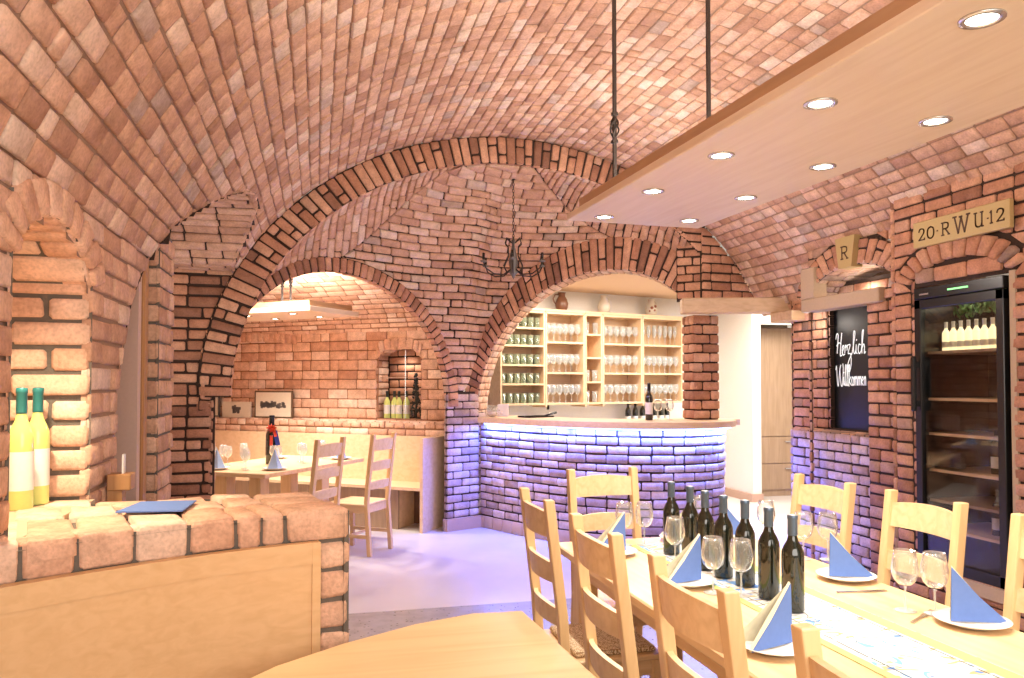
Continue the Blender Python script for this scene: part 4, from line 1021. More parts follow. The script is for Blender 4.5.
# blue napkin lying on the parapet
m = MB(); m.add([(-.36, 2.60, 0), (-.17, 2.58, 0), (-.16, 2.79, 0), (-.33, 2.80, 0), (-.36, 2.60, .004), (-.17, 2.58, .004), (-.16, 2.79, .004), (-.33, 2.80, .004)], [(0, 3, 2, 1), (4, 5, 6, 7), (0, 1, 5, 4), (1, 2, 6, 5), (2, 3, 7, 6), (3, 0, 4, 7)])
o = m.build('napkin', M['napkin']); o.location = (-.22, -.05, 1.116); tag(o, 'flat blue napkin lying on the brick parapet coping', 'napkin')
# niche sill
m = MB(); m.box(XL-.62, XL+.02, 2.24, 2.93, 1.04, 1.108); struct(m.build('window_sill', M['stone']), 'bright sill of the lit niche behind the parapet', 'window sill')
wb = Proto(bottle_proto(M['wine_y'], M['teal'], 1.2, (.05, .15), M['label'], name='white_wine_bottle'))
wb.place((-.895, 2.74, 1.11), .5, 'front white wine bottle with teal capsule in the lit niche', 'white wine bottles in the lit niche', 'bottle')
wb.place((-.885, 2.855, 1.11), 2.2, 'rear white wine bottle mostly hidden in the lit niche', 'white wine bottles in the lit niche', 'bottle')
c = empty('menu_holder', (XL+.06, 3.16, 0), 0, 'small wooden card holder on a wall shelf past the parapet', 'card holder')
m = MB(); m.box(-.05, .03, -.04, .04, 1.11, 1.17, bev=.004); m.box(-.05, .0, -.03, .03, 1.0, 1.11); m.build('block', M['oak_door'], c)
m = MB(); m.box(-.006, .0, -.012, .02, 1.17, 1.24); m.build('card', M['label'], c)

# ---------------------------------------------------------------- hanging lamp panel
def lamp_panel(name, loc, rz, x0, x1, y0, y1, lights, label, th=.035, upper=.07):
    r = empty(name, loc, rz, label, 'ceiling lamp')
    m = MB(); m.box(x0, x1, y0, y1, 0, th, bev=.004); m.build('panel', M['oak_panel'], r)
    m = MB(); m.box(x0+.05, x1-.05, y0+.05, y1-.05, th, th+upper); m.build('upper_frame', M['oak_edge'], r)
    for (x, y) in lights:
        g = MB(); g.lathe([(.050, 0), (.050, -.004), (.036, -.005), (.034, .0)], 20, mat=Matrix.Translation((x, y, 0))); d = g.build('downlight', M['chrome'], r)
        g = MB(); g.lathe([(.034, -.002), (.0001, -.003)], 16, mat=Matrix.Translation((x, y, 0))); g.build('lens', M['lens'], d)
    return r
PX, PY = 1.66, 2.0
ll = [(-.185, y-PY) for y in (1.48, 2.05, 2.61, 3.17, 3.72)]+[(.275, y-PY) for y in (.96, 1.52, 2.08, 2.63, 3.16, 3.68)]+[(-.185, .93-PY)]
lp = lamp_panel('lamp_panel', (PX, PY, 2.35), .038, -.335, .43, -1.55, 1.86, ll, 'long oak ceiling panel with recessed downlights hanging over the long table')
def rod(x, y, zt, knotz=None, zb=.1):
    m = MB(); m.box(x-.008, x+.008, y-.008, y+.008, zb, zt)
    if knotz:
        for k in range(4):
            a0 = k*PI/2; m.tube([(x+.022*math.sin(PI*q)*math.cos(a0+q*3.4), y+.022*math.sin(PI*q)*math.sin(a0+q*3.4), knotz-.06+.12*q) for q in np.linspace(0, 1, 10)], .0045, 6)
        m.box(x-.013, x+.013, y-.013, y+.013, knotz-.075, knotz-.06); m.box(x-.013, x+.013, y-.013, y+.013, knotz+.06, knotz+.075)
    m.box(x-.012, x+.012, y-.012, y+.012, zb, zb+.04); return m
rod(-.20, 3.55-PY, 1.27, .40).build('hanging_rod', M['iron'], lp); rod(.17, 3.3-PY, 1.27, None, .10).build('hanging_rod', M['iron'], lp)
rod(1.41-PX, 1.0-PY, 1.27, .45).build('hanging_rod', M['iron'], lp); rod(1.84-PX, 1.0-PY, 1.27, .45).build('hanging_rod', M['iron'], lp)

# ---------------------------------------------------------------- chandelier
ch = empty('chandelier', (1.745, 6.93, 0), 0, 'wrought iron chandelier with candle cups hanging on a chain', 'chandelier')
m = MB(); m.lathe([(.05, 3.43), (.05, 3.41), (.015, 3.38)], 12); m.build('ceiling_rose', M['iron'], ch)
m = MB(); z = 2.83
k = 0
while z < 3.39:
    pts = [((.009*math.cos(a) if k % 2 else 0), (0 if k % 2 else .009*math.cos(a)), z+.019*math.sin(a)) for a in np.linspace(0, 2*PI, 9)]
    m.tube(pts, .003, 5, cap=False); z += .030; k += 1
m.build('chain', M['iron'], ch)
m = MB(); m.lathe([(.004, 2.84), (.02, 2.82), (.012, 2.78), (.03, 2.70), (.045, 2.62), (.03, 2.55), (.05, 2.53), (.02, 2.50), (.0005, 2.46)], 10)
m.build('stem', M['iron_light'], ch)
for k in range(6):
    a = k*PI/3+.25; ca, sa = math.cos(a), math.sin(a)
    m = MB(); R_ = [(.03, 2.55), (.10, 2.50), (.20, 2.50), (.28, 2.545), (.305, 2.60)]
    m.tube([(r_*ca, r_*sa, z_) for r_, z_ in R_], .0065, 6)
    m.tube([(r_*ca, r_*sa, z_) for r_, z_ in ((.02, 2.80), (.07, 2.84), (.085, 2.79), (.055, 2.76), (.05, 2.68), (.10, 2.58), (.07, 2.53))], .0055, 6)
    arm = m.build('arm', M['iron'], ch)
    m = MB(); m.lathe([(.006, 2.595), (.028, 2.60), (.030, 2.612), (.012, 2.612), (.012, 2.625)], 10, mat=Matrix.Translation((.305*ca, .305*sa, 0))); m.build('drip_pan', M['iron_light'], arm)
    m = MB(); m.lathe([(.012, 2.615), (.012, 2.68), (.0005, 2.685)], 8, mat=Matrix.Translation((.305*ca, .305*sa, 0))); m.build('candle_sleeve', M['black'], arm)

# ---------------------------------------------------------------- lettering strokes
def strokes(mb, lines, w, org, ux, uy, nrm, th=.002, taper=False):
    ux = Vector(ux); uy = Vector(uy); nv = Vector(nrm); org = Vector(org)
    for L in lines:
        P = spline([p for p in L], 6) if len(L) > 2 else np.array(L, float)
        pts = [org+ux*p[0]+uy*p[1] for p in P]
        for a, c in zip(pts[:-1], pts[1:]):
            d = (c-a)
            if d.length < 1e-6: continue
            d.normalize(); s_ = d.cross(nv).normalized()*(w/2); e = d*(w*.3)
            v = [a-s_-e, a+s_-e, c+s_+e, c-s_+e]; v = v+[p+nv*th for p in v]
            mb.add(v, [(4, 5, 6, 7), (0, 1, 5, 4), (1, 2, 6, 5), (2, 3, 7, 6), (3, 0, 4, 7)])
def seg(*p): return [[a, b_] for a, b_ in zip(p[:-1], p[1:])]
def letter(ch, x, y, h, w):
    S = lambda pts: [[(x+a*w, y+b_*h) for a, b_ in L] for L in pts]
    D = {'2': [[(.08, .74), (.2, .95), (.5, 1.0), (.82, .9), (.86, .66), (.6, .4), (.08, .02)], [(.05, .02), (.95, .02)], [(.95, .02), (.95, .14)]],
         '0': [[(.5, 1), (.16, .86), (.05, .5), (.16, .14), (.5, 0), (.84, .14), (.95, .5), (.84, .86), (.5, 1)]],
         'R': [[(.18, 0), (.18, 1)], [(.02, 1), (.5, 1)], [(.5, 1), (.82, .93), (.9, .74), (.8, .55), (.5, .5), (.2, .5)], [(.5, .5), (.98, 0)], [(.02, 0), (.34, 0)], [(.86, 0), (1.08, 0)]],
         'W': [[(.05, 1), (.3, 0)], [(.3, 0), (.5, .92)], [(.5, .92), (.72, 0)], [(.72, 0), (.97, 1)], [(-.05, 1), (.18, 1)], [(.38, .95), (.56, .95)], [(.86, 1), (1.08, 1)]],
         'U': [[(.15, 1), (.15, .3), (.25, .06), (.5, 0), (.75, .08), (.82, .3)], [(.82, 1), (.82, 0)], [(0, 1), (.3, 1)], [(.68, 1), (.95, 1)], [(.82, 0), (.98, 0)]],
         '1': [[(.5, 0), (.5, 1)], [(.5, 1), (.3, .86)], [(.28, 0), (.72, 0)]],
         '.': [[(.3, .5), (.5, .5)]]}
    return S(D[ch])
pq = empty('number_plaque', (XR, 4.005, 2.485), 0, 'gold plaque reading 20 R W U 12 above the wine fridge', 'plaque')
m = MB(); m.box(-.045, -.012, -.375, .375, -.085, .085, bev=.004); m.build('plate', M['gold'], pq)
m = MB(); X0 = (-.0455, .375, -.085)
for (c_, x, y, h, w) in (('2', .05, .045, .075, .055), ('0', .125, .045, .075, .06), ('.', .20, .045, .075, .03), ('R', .245, .045, .078, .062), ('W', .345, .035, .105, .115), ('U', .50, .045, .085, .07), ('.', .588, .045, .075, .03), ('1', .605, .05, .072, .04), ('2', .66, .05, .072, .055)):
    strokes(m, letter(c_, x, y, h, w), .0085 if c_ != 'W' else .011, X0, (0, -1, 0), (0, 0, 1), (-1, 0, 0))
m.build('lettering', M['letter'], pq)
kq = empty('keystone', (XQ, 5.215, 2.20), 0, 'gold keystone plaque lettered R in the recess arch', 'plaque')
m = MB(); m.add([(-.06, -.075, .20), (-.06, .075, .20), (-.06, .115, .44), (-.06, -.115, .44), (.04, -.075, .20), (.04, .075, .20), (.04, .115, .44), (.04, -.115, .44)], [(0, 3, 2, 1), (4, 5, 6, 7), (0, 1, 5, 4), (1, 2, 6, 5), (2, 3, 7, 6), (3, 0, 4, 7)]); m.build('stone', M['gold'], kq)
m = MB(); strokes(m, letter('R', 0, 0, .095, .08), .011, (-.0605, .045, .27), (0, -1, 0), (0, 0, 1), (-1, 0, 0)); m.build('lettering', M['letter'], kq)

# blackboard with handwriting
bb = empty('blackboard', (XQ2+.06, 5.3, 1.12), 0, 'blackboard handwritten Herzlich Willkommen in the lit brick recess', 'blackboard')
m = MB(); m.box(0, .02, -.25, .54, .0, 1.05); m.build('board', M['slate'], bb)
HZ = [[(0, .78), (.05, .98), (.12, .90), (.06, .2)], [(.04, .5), (.16, .62), (.26, .55)], [(.30, 1.0), (.24, .5), (.22, .1), (.30, .12)],
      [(.30, .2), (.40, .42), (.36, .5), (.31, .35), (.35, .12), (.44, .15)], [(.44, .2), (.47, .5), (.50, .42), (.56, .5), (.55, .3)],
      [(.58, .5), (.70, .5), (.60, .18), (.72, .14), (.74, -.25), (.66, -.55), (.56, -.45), (.62, -.15), (.80, .2)],
      [(.80, .2), (.92, .8), (.93, 1.02), (.87, .95), (.86, .3), (.92, .15), (.98, .3)], [(.99, .5), (.98, .2), (1.04, .15)], [(1.0, .66), (1.01, .70)],
      [(1.20, .48), (1.12, .5), (1.08, .3), (1.13, .14), (1.22, .25)], [(1.22, .25), (1.31, .8), (1.33, 1.05), (1.27, .9), (1.25, .15)], [(1.26, .35), (1.33, .5), (1.37, .4), (1.36, .15), (1.42, .2)]]
WK = [[(0, .8), (.05, .95), (.08, .4), (.14, .12), (.24, .8), (.30, 1.0)], [(.24, .8), (.30, .2), (.38, .15), (.44, .8), (.42, 1.05)], [(.46, .5), (.45, .2), (.50, .15)], [(.47, .66), (.48, .70)],
      [(.50, .15), (.60, .8), (.61, 1.0), (.56, .9), (.55, .2), (.62, .15)], [(.62, .15), (.71, .8), (.72, 1.0), (.67, .9), (.66, .2), (.72, .15)],
      [(.74, .15), (.80, .9), (.80, 1.0), (.77, .9), (.76, .1)], [(.78, .35), (.88, .5), (.79, .32), (.90, .14)],
      [(.97, .5), (.92, .35), (.96, .15), (1.03, .2), (1.02, .42), (.97, .5)], [(1.06, .15), (1.07, .5)], [(1.07, .4), (1.13, .5), (1.15, .15)], [(1.15, .4), (1.21, .5), (1.23, .15)],
      [(1.27, .15), (1.28, .5)], [(1.28, .4), (1.34, .5), (1.36, .15)], [(1.36, .4), (1.42, .5), (1.44, .15)], [(1.47, .3), (1.55, .4), (1.51, .5), (1.47, .3), (1.54, .15)], [(1.6, .15), (1.61, .5)], [(1.61, .4), (1.67, .5), (1.69, .15)]]
m = MB()
strokes(m, [[(a, c_) for a, c_ in L] for L in HZ], .0085, (-.0005, .50, .60), (0, -.262, 0), (0, 0, .21), (-1, 0, 0))
strokes(m, [[(a, c_) for a, c_ in L] for L in WK], .0075, (-.0005, .505, .34), (0, -.222, 0), (0, 0, .20), (-1, 0, 0))
m.build('handwriting', M['chalk'], bb)

# ---------------------------------------------------------------- wine fridge
fr = empty('wine_fridge', (XR, 4.08, .30), 0, 'tall black wine fridge with glass door in right brick wall', 'wine fridge')
w2 = .352
m = MB(); D = .6
m.box(.06, D, -w2, -w2+.03, 0, 1.84); m.box(.06, D, w2-.03, w2, 0, 1.84); m.box(D-.03, D, -w2, w2, 0, 1.84); m.box(.06, D, -w2, w2, 0, .06); m.box(.06, D, -w2, w2, 1.76, 1.84); m.build('cabinet', M['black'], fr)
m = MB(); m.box(.0, .06, -w2, w2, 1.765, 1.84, bev=.004); m.build('control_panel', M['black'], fr)
m = MB()
m.box(-.003, .0, -.10, .06, 1.798, 1.808); m.build('display', M['screen'], fr)
m = MB(); m.box(-.003, .0, .22, .30, 1.79, 1.80); m.build('badge', M['steel'], fr)
dd_ = MB(); t_ = .055; dd_.box(.0, .05, -w2, -w2+t_, .0, 1.76, bev=.004); dd_.box(.0, .05, w2-t_, w2, .0, 1.76, bev=.004); dd_.box(.0, .05, -w2, w2, .0, .07, bev=.004); dd_.box(.0, .05, -w2, w2, 1.70, 1.76, bev=.004)
do = dd_.build('door', M['black'], fr)
m = MB(); m.box(.02, .026, -w2+t_, w2-t_, .07, 1.70); m.build('pane', M['pane'], do)
m = MB(); m.box(-.05, -.02, w2-.045, w2-.015, 1.02, 1.38, bev=.006); m.box(-.03, .0, w2-.045, w2-.015, 1.05, 1.09); m.box(-.03, .0, w2-.045, w2-.015, 1.31, 1.35); m.build('handle', M['black'], do)
for (z, mt) in ((.24, 'oak_cab'), (.42, 'oak_grey'), (.62, 'oak_cab'), (.86, 'oak_cab'), (1.09, 'oak_cab'), (1.40, 'oak_grey')):
    m = MB(); m.box(.08, D-.05, -w2+.03, w2-.03, z, z+.018); m.build('shelf', M[mt], fr)
m = MB(); m.box(.08, .12, .06, w2-.04, .66, .76); m.box(.08, .12, .06, w2-.04, .90, 1.0); m.build('drawer', M['black'], fr)
wf = Proto(bottle_proto(M['bottle_glow'], M['cork'], .62, (.04, .10), M['label'], w=.7, name='white_wine_bottle', n=12))
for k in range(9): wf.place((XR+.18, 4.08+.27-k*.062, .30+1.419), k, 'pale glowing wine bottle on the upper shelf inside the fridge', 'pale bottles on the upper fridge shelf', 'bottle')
df = Proto(bottle_proto(M['bottle'], M['black'], .9, (.04, .12), M['label'], name='wine_bottle', n=12))
for k in range(4): df.place((XR+.22+.07*(k % 2), 4.0-k*.075, .30+.259), k, 'dark wine bottle standing on the bottom fridge shelf', 'dark bottles on the lower fridge shelf', 'bottle')
for k in range(3): df.place((XR+.22, 4.00-k*.07, .30+.639), k, 'dark wine bottle on the middle fridge shelf', 'dark bottles on the middle fridge shelf', 'bottle')
m = MB()
for k in range(160):
    y = random.uniform(-.25, .2); c_ = Vector((.2+random.uniform(-.05, .05), y, 1.67+.02*math.cos(y*8)+random.uniform(-.035, .035))); a = random.uniform(0, 6.28); l = .022
    d1 = Vector((random.uniform(-.4, .4), math.cos(a), math.sin(a)))*l; d2 = Vector((.3, -math.sin(a), math.cos(a)))*l*.35
    m.add([c_-d1, c_+d2, c_+d1, c_-d2], [(0, 1, 2, 3)])
o = m.build('garland', M['leaf']); o.location = (XR, 4.08, .30); tag(o, 'green leaf garland hanging above the bottles inside the fridge', 'garland')

# ---------------------------------------------------------------- bar cabinets with glassware
ang = math.atan2(uS[1], uS[0])
units = [(.0, .62, [.0, .235, .46, .69, .90], 'leftmost'), (.62, 1.20, [0, .37, .74], 'second from left'), (1.20, 1.47, [0, .26, .56, .85], 'narrow middle'), (1.47, 2.11, [0, .37, .74], 'second from right'), (2.11, 2.80, [0, .37, .74], 'rightmost')]
gs = glass_one('stem', 'wine_glass', M['glass_shelf']); gt = glass_one('tumbler', 'tumbler', M['glass_green']); gf = glass_one('flute', 'sparkling_glass', M['glass_shelf']); gw = glass_one('tumbler', 'water_glass', M['glass_shelf'])
PR = {'stem': Proto(gs), 'green': Proto(gt), 'flute': Proto(gf), 'water': Proto(gw)}
CZ = 1.25; CH = 1.12
for ui, (a, c_, sh, nm) in enumerate(units):
    ox, oy = onS(a); w = c_-a
    u = empty('wall_cabinet', (ox, oy, CZ), ang, f'{nm} open oak glass cabinet on the wall behind the bar', 'cabinet', 'open oak cabinets behind the bar')
    m = MB(); th = .025
    m.box(.002, th, 0, .30, -.03 if ui else 0, CH, bev=.002); m.box(w-th, w-.002, 0, .30, 0, CH, bev=.002); m.box(.002, w-.002, 0, .30, CH-th, CH); m.build('carcass', M['oak_cab'], u)
    m = MB(); m.box(th, w-th, .285, .30, 0, CH); m.build('back_panel', M['oak_cab'], u)
    for z in sh: m = MB(); m.box(th, w-th, .0, .29, z, z+.022); m.build('shelf', M['oak_cab'], u)
    m = MB(); m.box(-.0, w, -.01, .30, CH, CH+.03, bev=.003); m.build('cornice', M['oak_cab'], u)
    for si, z in enumerate(sh):
        kind = 'green' if ui == 0 else ('water' if ui == 2 else ('flute' if (ui == 4 and si == 2) else 'stem'))
        names = {'green': 'greenish tumbler', 'water': 'small clear glass', 'flute': 'tall flared glass', 'stem': 'clear stemmed wine glass'}
        if ui == 2 and si == 2: continue
        n = int((w-2*th-.02)/.082)
        lvl = ['bottom', 'second lowest', 'middle' if len(sh) > 3 else 'top', 'fourth', 'top'][si] if len(sh) > 3 else ['bottom', 'middle', 'top'][si]
        if len(sh) == 4 and si == 3: lvl = 'top'
        for row in range(2 if ui != 2 else 1):
            for k in range(n):
                lx = th+.045+k*(w-2*th-.09)/max(1, n-1); ly = .07+.11*row+random.uniform(-.01, .01)
                px = ox+uS[0]*lx+nS[0]*ly; py = oy+uS[1]*lx+nS[1]*ly
                PR[kind].place((px, py, CZ+z+.0225), 0, f'{names[kind]} on the {lvl} shelf of the {nm} bar cabinet', f'glasses on the {lvl} shelf of the {nm} bar cabinet', 'glass').scale = (1.12, 1.12, 1.28 if ui else 1.1)
# jugs on top
def jug(col, spots, hd):
    r = empty('jug'); m = MB(); m.shell([(.0001, 0), (.055, 0), (.075, .04), (.082, .09), (.065, .14), (.042, .18), (.044, .21), (.052, .225), (.048, .225), (.038, .20)], 20); m.build('body', col, r)
    m = MB(); pts = [(-.042, 0, .20), (-.085, 0, .20), (-.11, 0, .15), (-.095, 0, .10), (-.078, 0, .09)] if hd else [(.04, 0, .19), (.07, 0, .17), (.075, 0, .13)]
    m.tube(pts, .009, 8); m.build('handle', col, r)
    if spots:
        m = MB()
        for (a, z, rr) in ((-1.9, .10, .022), (-1.4, .07, .018), (-1.2, .12, .02), (-2.3, .06, .015)):
            m.blob((.070*math.cos(a), .070*math.sin(a), z), rr)
        m.build('painted_flower', M['jug_b'], r)
    return r
for (mt, s_, sp, hd, lb) in (('jug', .95, False, True, 'brown glazed jug with handle on top of the bar cabinets'), ('jug_w', 1.60, True, False, 'cream painted jug on top of the bar cabinets, in the middle'), ('jug_w', 2.38, True, False, 'cream jug with dark flowers, rightmost on top of the cabinets')):
    j = jug(M[mt], sp and s_ > 2, hd); x, y = onS(s_, .14); j.location = (x, y, CZ+CH+.031); tag(j, lb, 'jug', 'jugs on top of the bar cabinets')
# back counter with bottles below the cabinets
a0, c0 = onS(.1, .0), onS(3.0, .0)
bc = empty('back_counter', (a0[0], a0[1], 0), ang, 'white worktop behind the bar under the glass cabinets', 'counter')
m = MB(); m.box(0, 2.75, .0, .28, .86, .90); m.build('worktop', M['white'], bc); m = MB(); m.box(0, 2.75, .03, .28, 0, .86); m.build('base_unit', M['white'], bc)
bd = Proto(bottle_proto(M['bottle'], M['black'], 1.0, (.05, .12), M['label'], name='wine_bottle', n=12))
for i, s_ in enumerate((1.98, 2.10, 2.22, 2.32, 2.42, 2.54, 2.64)):
    x, y = onS(s_, .14); bd.place((x, y, .905+.06), i, 'dark wine bottle standing under the cabinets behind the bar', 'dark bottles under the bar cabinets', 'bottle')
x, y = onS(2.32, .14)
m = MB(); m.box(-.42, .42, -.1, .1, 0, .058); o = m.build('bottle_plinth', M['white']); o.location = (x, y, .902); o.rotation_euler = (0, 0, ang); tag(o, 'white plinth under the bottles behind the bar', 'plinth')
bt = Proto(bottle_proto(M['bottle'], M['black'], 1.12, (.05, .15), M['label'], name='wine_bottle', n=16))
bt.place((3.08, 6.92, 1.156), 0, 'tall dark wine bottle with pale label standing on the bar counter', None, 'bottle')
gk = Proto(glass_big())
gk.place((3.20, 6.98, 1.156), 0, 'left wine glass beside the tall bottle on the bar', 'wine glasses on the bar counter', 'wine glass'); gk.place((3.32, 6.98, 1.156), 0, 'right wine glass on the bar, nearest the brick column', 'wine glasses on the bar counter', 'wine glass')
x, y = onS(.72, .10)
sb = bottle_proto(M['glass'], M['black'], .8, None, name='soap_bottle', n=12); sb.location = (x, y, .902+.09); tag(sb, 'small clear bottle with black top behind the bar', 'bottle')
m = MB(); m.box(-.07, .07, -.07, .07, 0, .088); o = m.build('bottle_stand', M['white']); o.location = (x, y, .902); tag(o, 'small white stand under the clear bottle', 'stand')
# tray with cloth, dried flowers, white card on the counter left end
tr = empty('tray', (2.20, 7.78, 1.156), .4, 'dark tray with cutlery lying on the bar counter', 'tray')
m = MB(); m.box(-.17, .17, -.09, .09, 0, .006, bev=.002); m.box(-.17, .17, -.09, -.083, .006, .016); m.box(-.17, .17, .083, .09, .006, .016); m.build('base', M['black'], tr)
m = MB(); m.tube([(.10, 0, .01), (.26, -.02, .045)], [.008, .013], 6); m.build('handle', M['black'], tr)
m = MB()
for k in range(170):
    a = random.uniform(0, 6.28); r_ = random.uniform(0, .11); h = random.uniform(0, .13)*(1-r_/.16); c_ = Vector((r_*math.cos(a), r_*math.sin(a), h+.01)); l = random.uniform(.008, .018)
    q = Vector((random.uniform(-1, 1), random.uniform(-1, 1), random.uniform(-.3, 1))).normalized()*l; w_ = q.cross(Vector((0, 0, 1)))*.7
    m.add([c_-q, c_+w_, c_+q, c_-w_], [(0, 1, 2, 3)])
m.blob((0, 0, .03), .06, sz=.5)
o = m.build('dried_flowers', M['dried']); o.location = (1.78, 7.98, 1.156); tag(o, 'dried flower arrangement on the left end of bar counter', 'flowers')
m = MB(); m.box(-.06, .06, -.005, .005, 0, .13, bev=.002); o = m.build('card', M['label']); o.location = (1.92, 8.07, 1.156); o.rotation_euler = (.1, 0, -.2); tag(o, 'blank white card standing behind the dried flowers', 'card')

# tall cupboard in the passage
cb = empty('cupboard', (6.02, 9.30, 0), 0, 'tall grey oak cupboard with two drawers in the passage', 'cupboard')
m = MB(); m.box(-.46, .42, .02, .42, .0, 2.26); m.build('carcass', M['oak_grey'], cb)
m = MB(); m.box(-.45, .41, 0, .018, .80, 2.25, bev=.003); d_ = m.build('door', M['oak_grey'], cb); m = MB(); m.box(.30, .34, -.02, 0, .92, .935); m.build('handle', M['steel'], d_)
for (z0, z1) in ((.09, .43), (.44, .79)):
    m = MB(); m.box(-.45, .41, 0, .018, z0, z1, bev=.003); d_ = m.build('drawer', M['oak_grey'], cb); m = MB(); m.box(.08, .22, -.02, 0, z1-.07, z1-.055); m.build('handle', M['steel'], d_)
# bar ceiling spot
sp = empty('ceiling_spot', (3.62, 7.95, 2.67), 0, 'round recessed ceiling spot above the bar', 'ceiling light')
m = MB(); m.lathe([(.07, 0), (.07, -.008), (.05, -.008)], 20); m.build('ring', M['chrome'], sp); m = MB(); m.lathe([(.05, -.006), (.0001, -.008)], 16); m.build('lens', M['lens'], sp)
# niche spot
sp = empty('ceiling_spot', (-.86, 2.50, 1.965), 0, 'bright recessed spot in the brick niche at far left', 'ceiling light')
m = MB(); m.lathe([(.055, 0), (.055, -.008), (.045, -.01)], 20); m.build('ring', M['chrome'], sp); m = MB(); m.lathe([(.045, -.008), (.0001, -.010)], 16); m.build('lens', M['lens'], sp)

# ---------------------------------------------------------------- back room furniture
tdir = np.array([.80, 1.15]); tdir = tdir/np.linalg.norm(tdir); ta = math.atan2(tdir[1], tdir[0])
T0 = np.array([-.40, 6.62]); TLn, TWd = 1.50, .92
t = empty('dining_table', (T0[0], T0[1], 0), ta, 'square set table in the back room seen through the left arch', 'table')
m = MB(); m.box(0, TLn, 0, TWd, .735, .77, bev=.004); m.build('tabletop', M['oak_y'], t)
for (x, y) in ((.30, .30), (1.20, .30), (.30, .66), (1.20, .66)):
    m = MB(); m.box(x-.06, x+.06, y-.06, y+.06, 0, .735, bev=.004); m.build('leg', M['beech'], t)
def onT(a, c_): return (T0[0]+tdir[0]*a-tdir[1]*c_, T0[1]+tdir[1]*a+tdir[0]*c_)
ng = MB
sm = Proto(glass_one('stem', 'wine_glass', M['glass_shelf'], 14)); pl2 = Proto(plate())
def napk2():
    r = empty('napkin'); m = MB(); m.add([(-.05, 0, 0), (.01, -.04, 0), (.0, 0, .17)], [(0, 1, 2)]); m.add([(.01, -.04, 0), (.055, 0, 0), (0, 0, .17)], [(0, 1, 2)]); m.build('front_fold', M['napkin_stripe'], r)
    m = MB(); m.add([(.055, 0, 0), (.05, .05, 0), (-.05, .03, 0), (-.05, 0, 0), (0, 0, .17)], [(0, 1, 4), (1, 2, 4), (2, 3, 4)]); m.build('back_fold', M['napkin_back'], r); return r
n2 = Proto(napk2())
for i, (a, c_, lb) in enumerate(((.15, .62, 'near left'), (.30, .14, 'near right'), (1.30, .14, 'far right'), (1.15, .78, 'far left'))):
    x, y = onT(a, c_); pl2.place((x, y, .771), 0, f'white plate on the back room table, {lb} corner', 'plates on the back room table', 'plate')
    q_ = n2.place((x, y, .779), .3*i, f'pale blue and cream folded napkin on the {lb} plate of the back room table', 'napkins on the back room table', 'napkin'); q_.scale = (1.25, 1.25, 1.0)
for i, (a, c_) in enumerate(((.30, .80), (.42, .74), (.50, .86), (.30, .46), (.20, .36), (.55, .30), (.62, .40), (.85, .25), (.95, .35), (.95, .68), (1.30, .35), (1.38, .45), (.75, .84))):
    x, y = onT(a, c_); sm.place((x, y, .771), 0, 'clear wine glass on the set table in the back room', 'wine glasses on the back room table', 'wine glass')
mg = bottle_proto(M['bottle'], M['black'], 1.40, (.06, .16), M['bottle'], w=1.5, name='magnum_bottle'); x, y = onT(.72, .50); mg.location = (x, y, .771); tag(mg, 'big dark bottle with red bow on the back room table', 'bottle')
m = MB()
for (a, l) in ((-.7, .08), (-1.6, .16)): m.bar((.02*math.cos(a), -.03, .33), (.05*math.cos(a), -.075, .33-l), .026, .004, up=(0, 1, 0))
for a in np.linspace(0, 2*PI, 9)[:-1]: m.tube([(0, -.03, .33), (.042*math.cos(a), -.06, .33+.03*math.sin(a)), (.015*math.cos(a+.5), -.035, .33)], .009, 6)
m.build('red_bow', M['red'], mg)
m = MB(); m.bar((.03, -.04, .30), (.06, -.07, .17), .04, .006, up=(0, 1, 0)); m.build('blue_ribbon', M['bluerib'], mg)
# chairs along the table's hall side
cpa = math.atan2(tdir[1], tdir[0])
for (x, y, lb) in ((.06, 6.56, 'pale ladder-back chair nearer the parapet at the back room table'), (.53, 7.08, 'pale ladder-back chair farther right at the back room table')):
    c2 = CP.place((x, y, 0), cpa+.0, lb, 'ladder back chairs at the back room table', 'chair')
# corner bench against the back wall
bn2 = empty('corner_bench', (0, 0, 0), 0, 'light wood corner bench below the brick ledge in back room', 'bench')
def wq(s, off): return (W0[0]+uW[0]*s+nW[0]*off, W0[1]+uW[1]*s+nW[1]*off)
def slab(s0, s1, o0, o1, z0, z1): m = MB(); m.prism([wq(s0, o0), wq(s1, o0), wq(s1, o1), wq(s0, o1)][::-1], z0, z1); return m
slab(.03, 3.3, -.17, -.145, .44, .94).build('backrest', M['oak_cab'], bn2)
slab(.03, 3.3, -.60, -.16, .42, .45).build('seat', M['oak_cab'], bn2)
slab(.35, 3.3, -.50, -.47, .0, .42).build('bench_base', M['oak_grey'], bn2)
slab(.0, .035, -.60, -.145, .0, .95).build('end_panel', M['oak_cab'], bn2)
slab(.36, .385, -.47, -.15, .0, .42).build('divider', M['oak_cab'], bn2)
# pictures on the ledge
def picture(s0, s1, z0, z1, fr_, lb, ink):
    x, y = wq((s0+s1)/2, -.05); r = empty('framed_picture', (x, y, z0), math.atan2(-uW[1], -uW[0]), lb, 'picture', 'pictures on the brick ledge'); w = (s1-s0)/2; h = z1-z0
    m = MB(); m.box(-w, w, -.006, .01, 0, h); m.build('frame', fr_, r)
    m = MB(); m.box(-w+.02, w-.02, -.008, -.006, .02, h-.02); m.build('print', M['paper'], r)
    m = MB(); 
    for k in range(ink[0]): 
        xx = random.uniform(-ink[1], ink[1]); zz = h*.45+random.uniform(-1, 1)*ink[2]; m.box(xx-.018, xx+.018, -.0085, -.008, zz-.012, zz+random.uniform(.01, .05))
    m.build('printed_image', M['photo_dark'], r); return r
picture(2.68, 3.12, 1.094, 1.285, M['paper'], 'small pale mounted print on the brick ledge', (16, .06, .03))
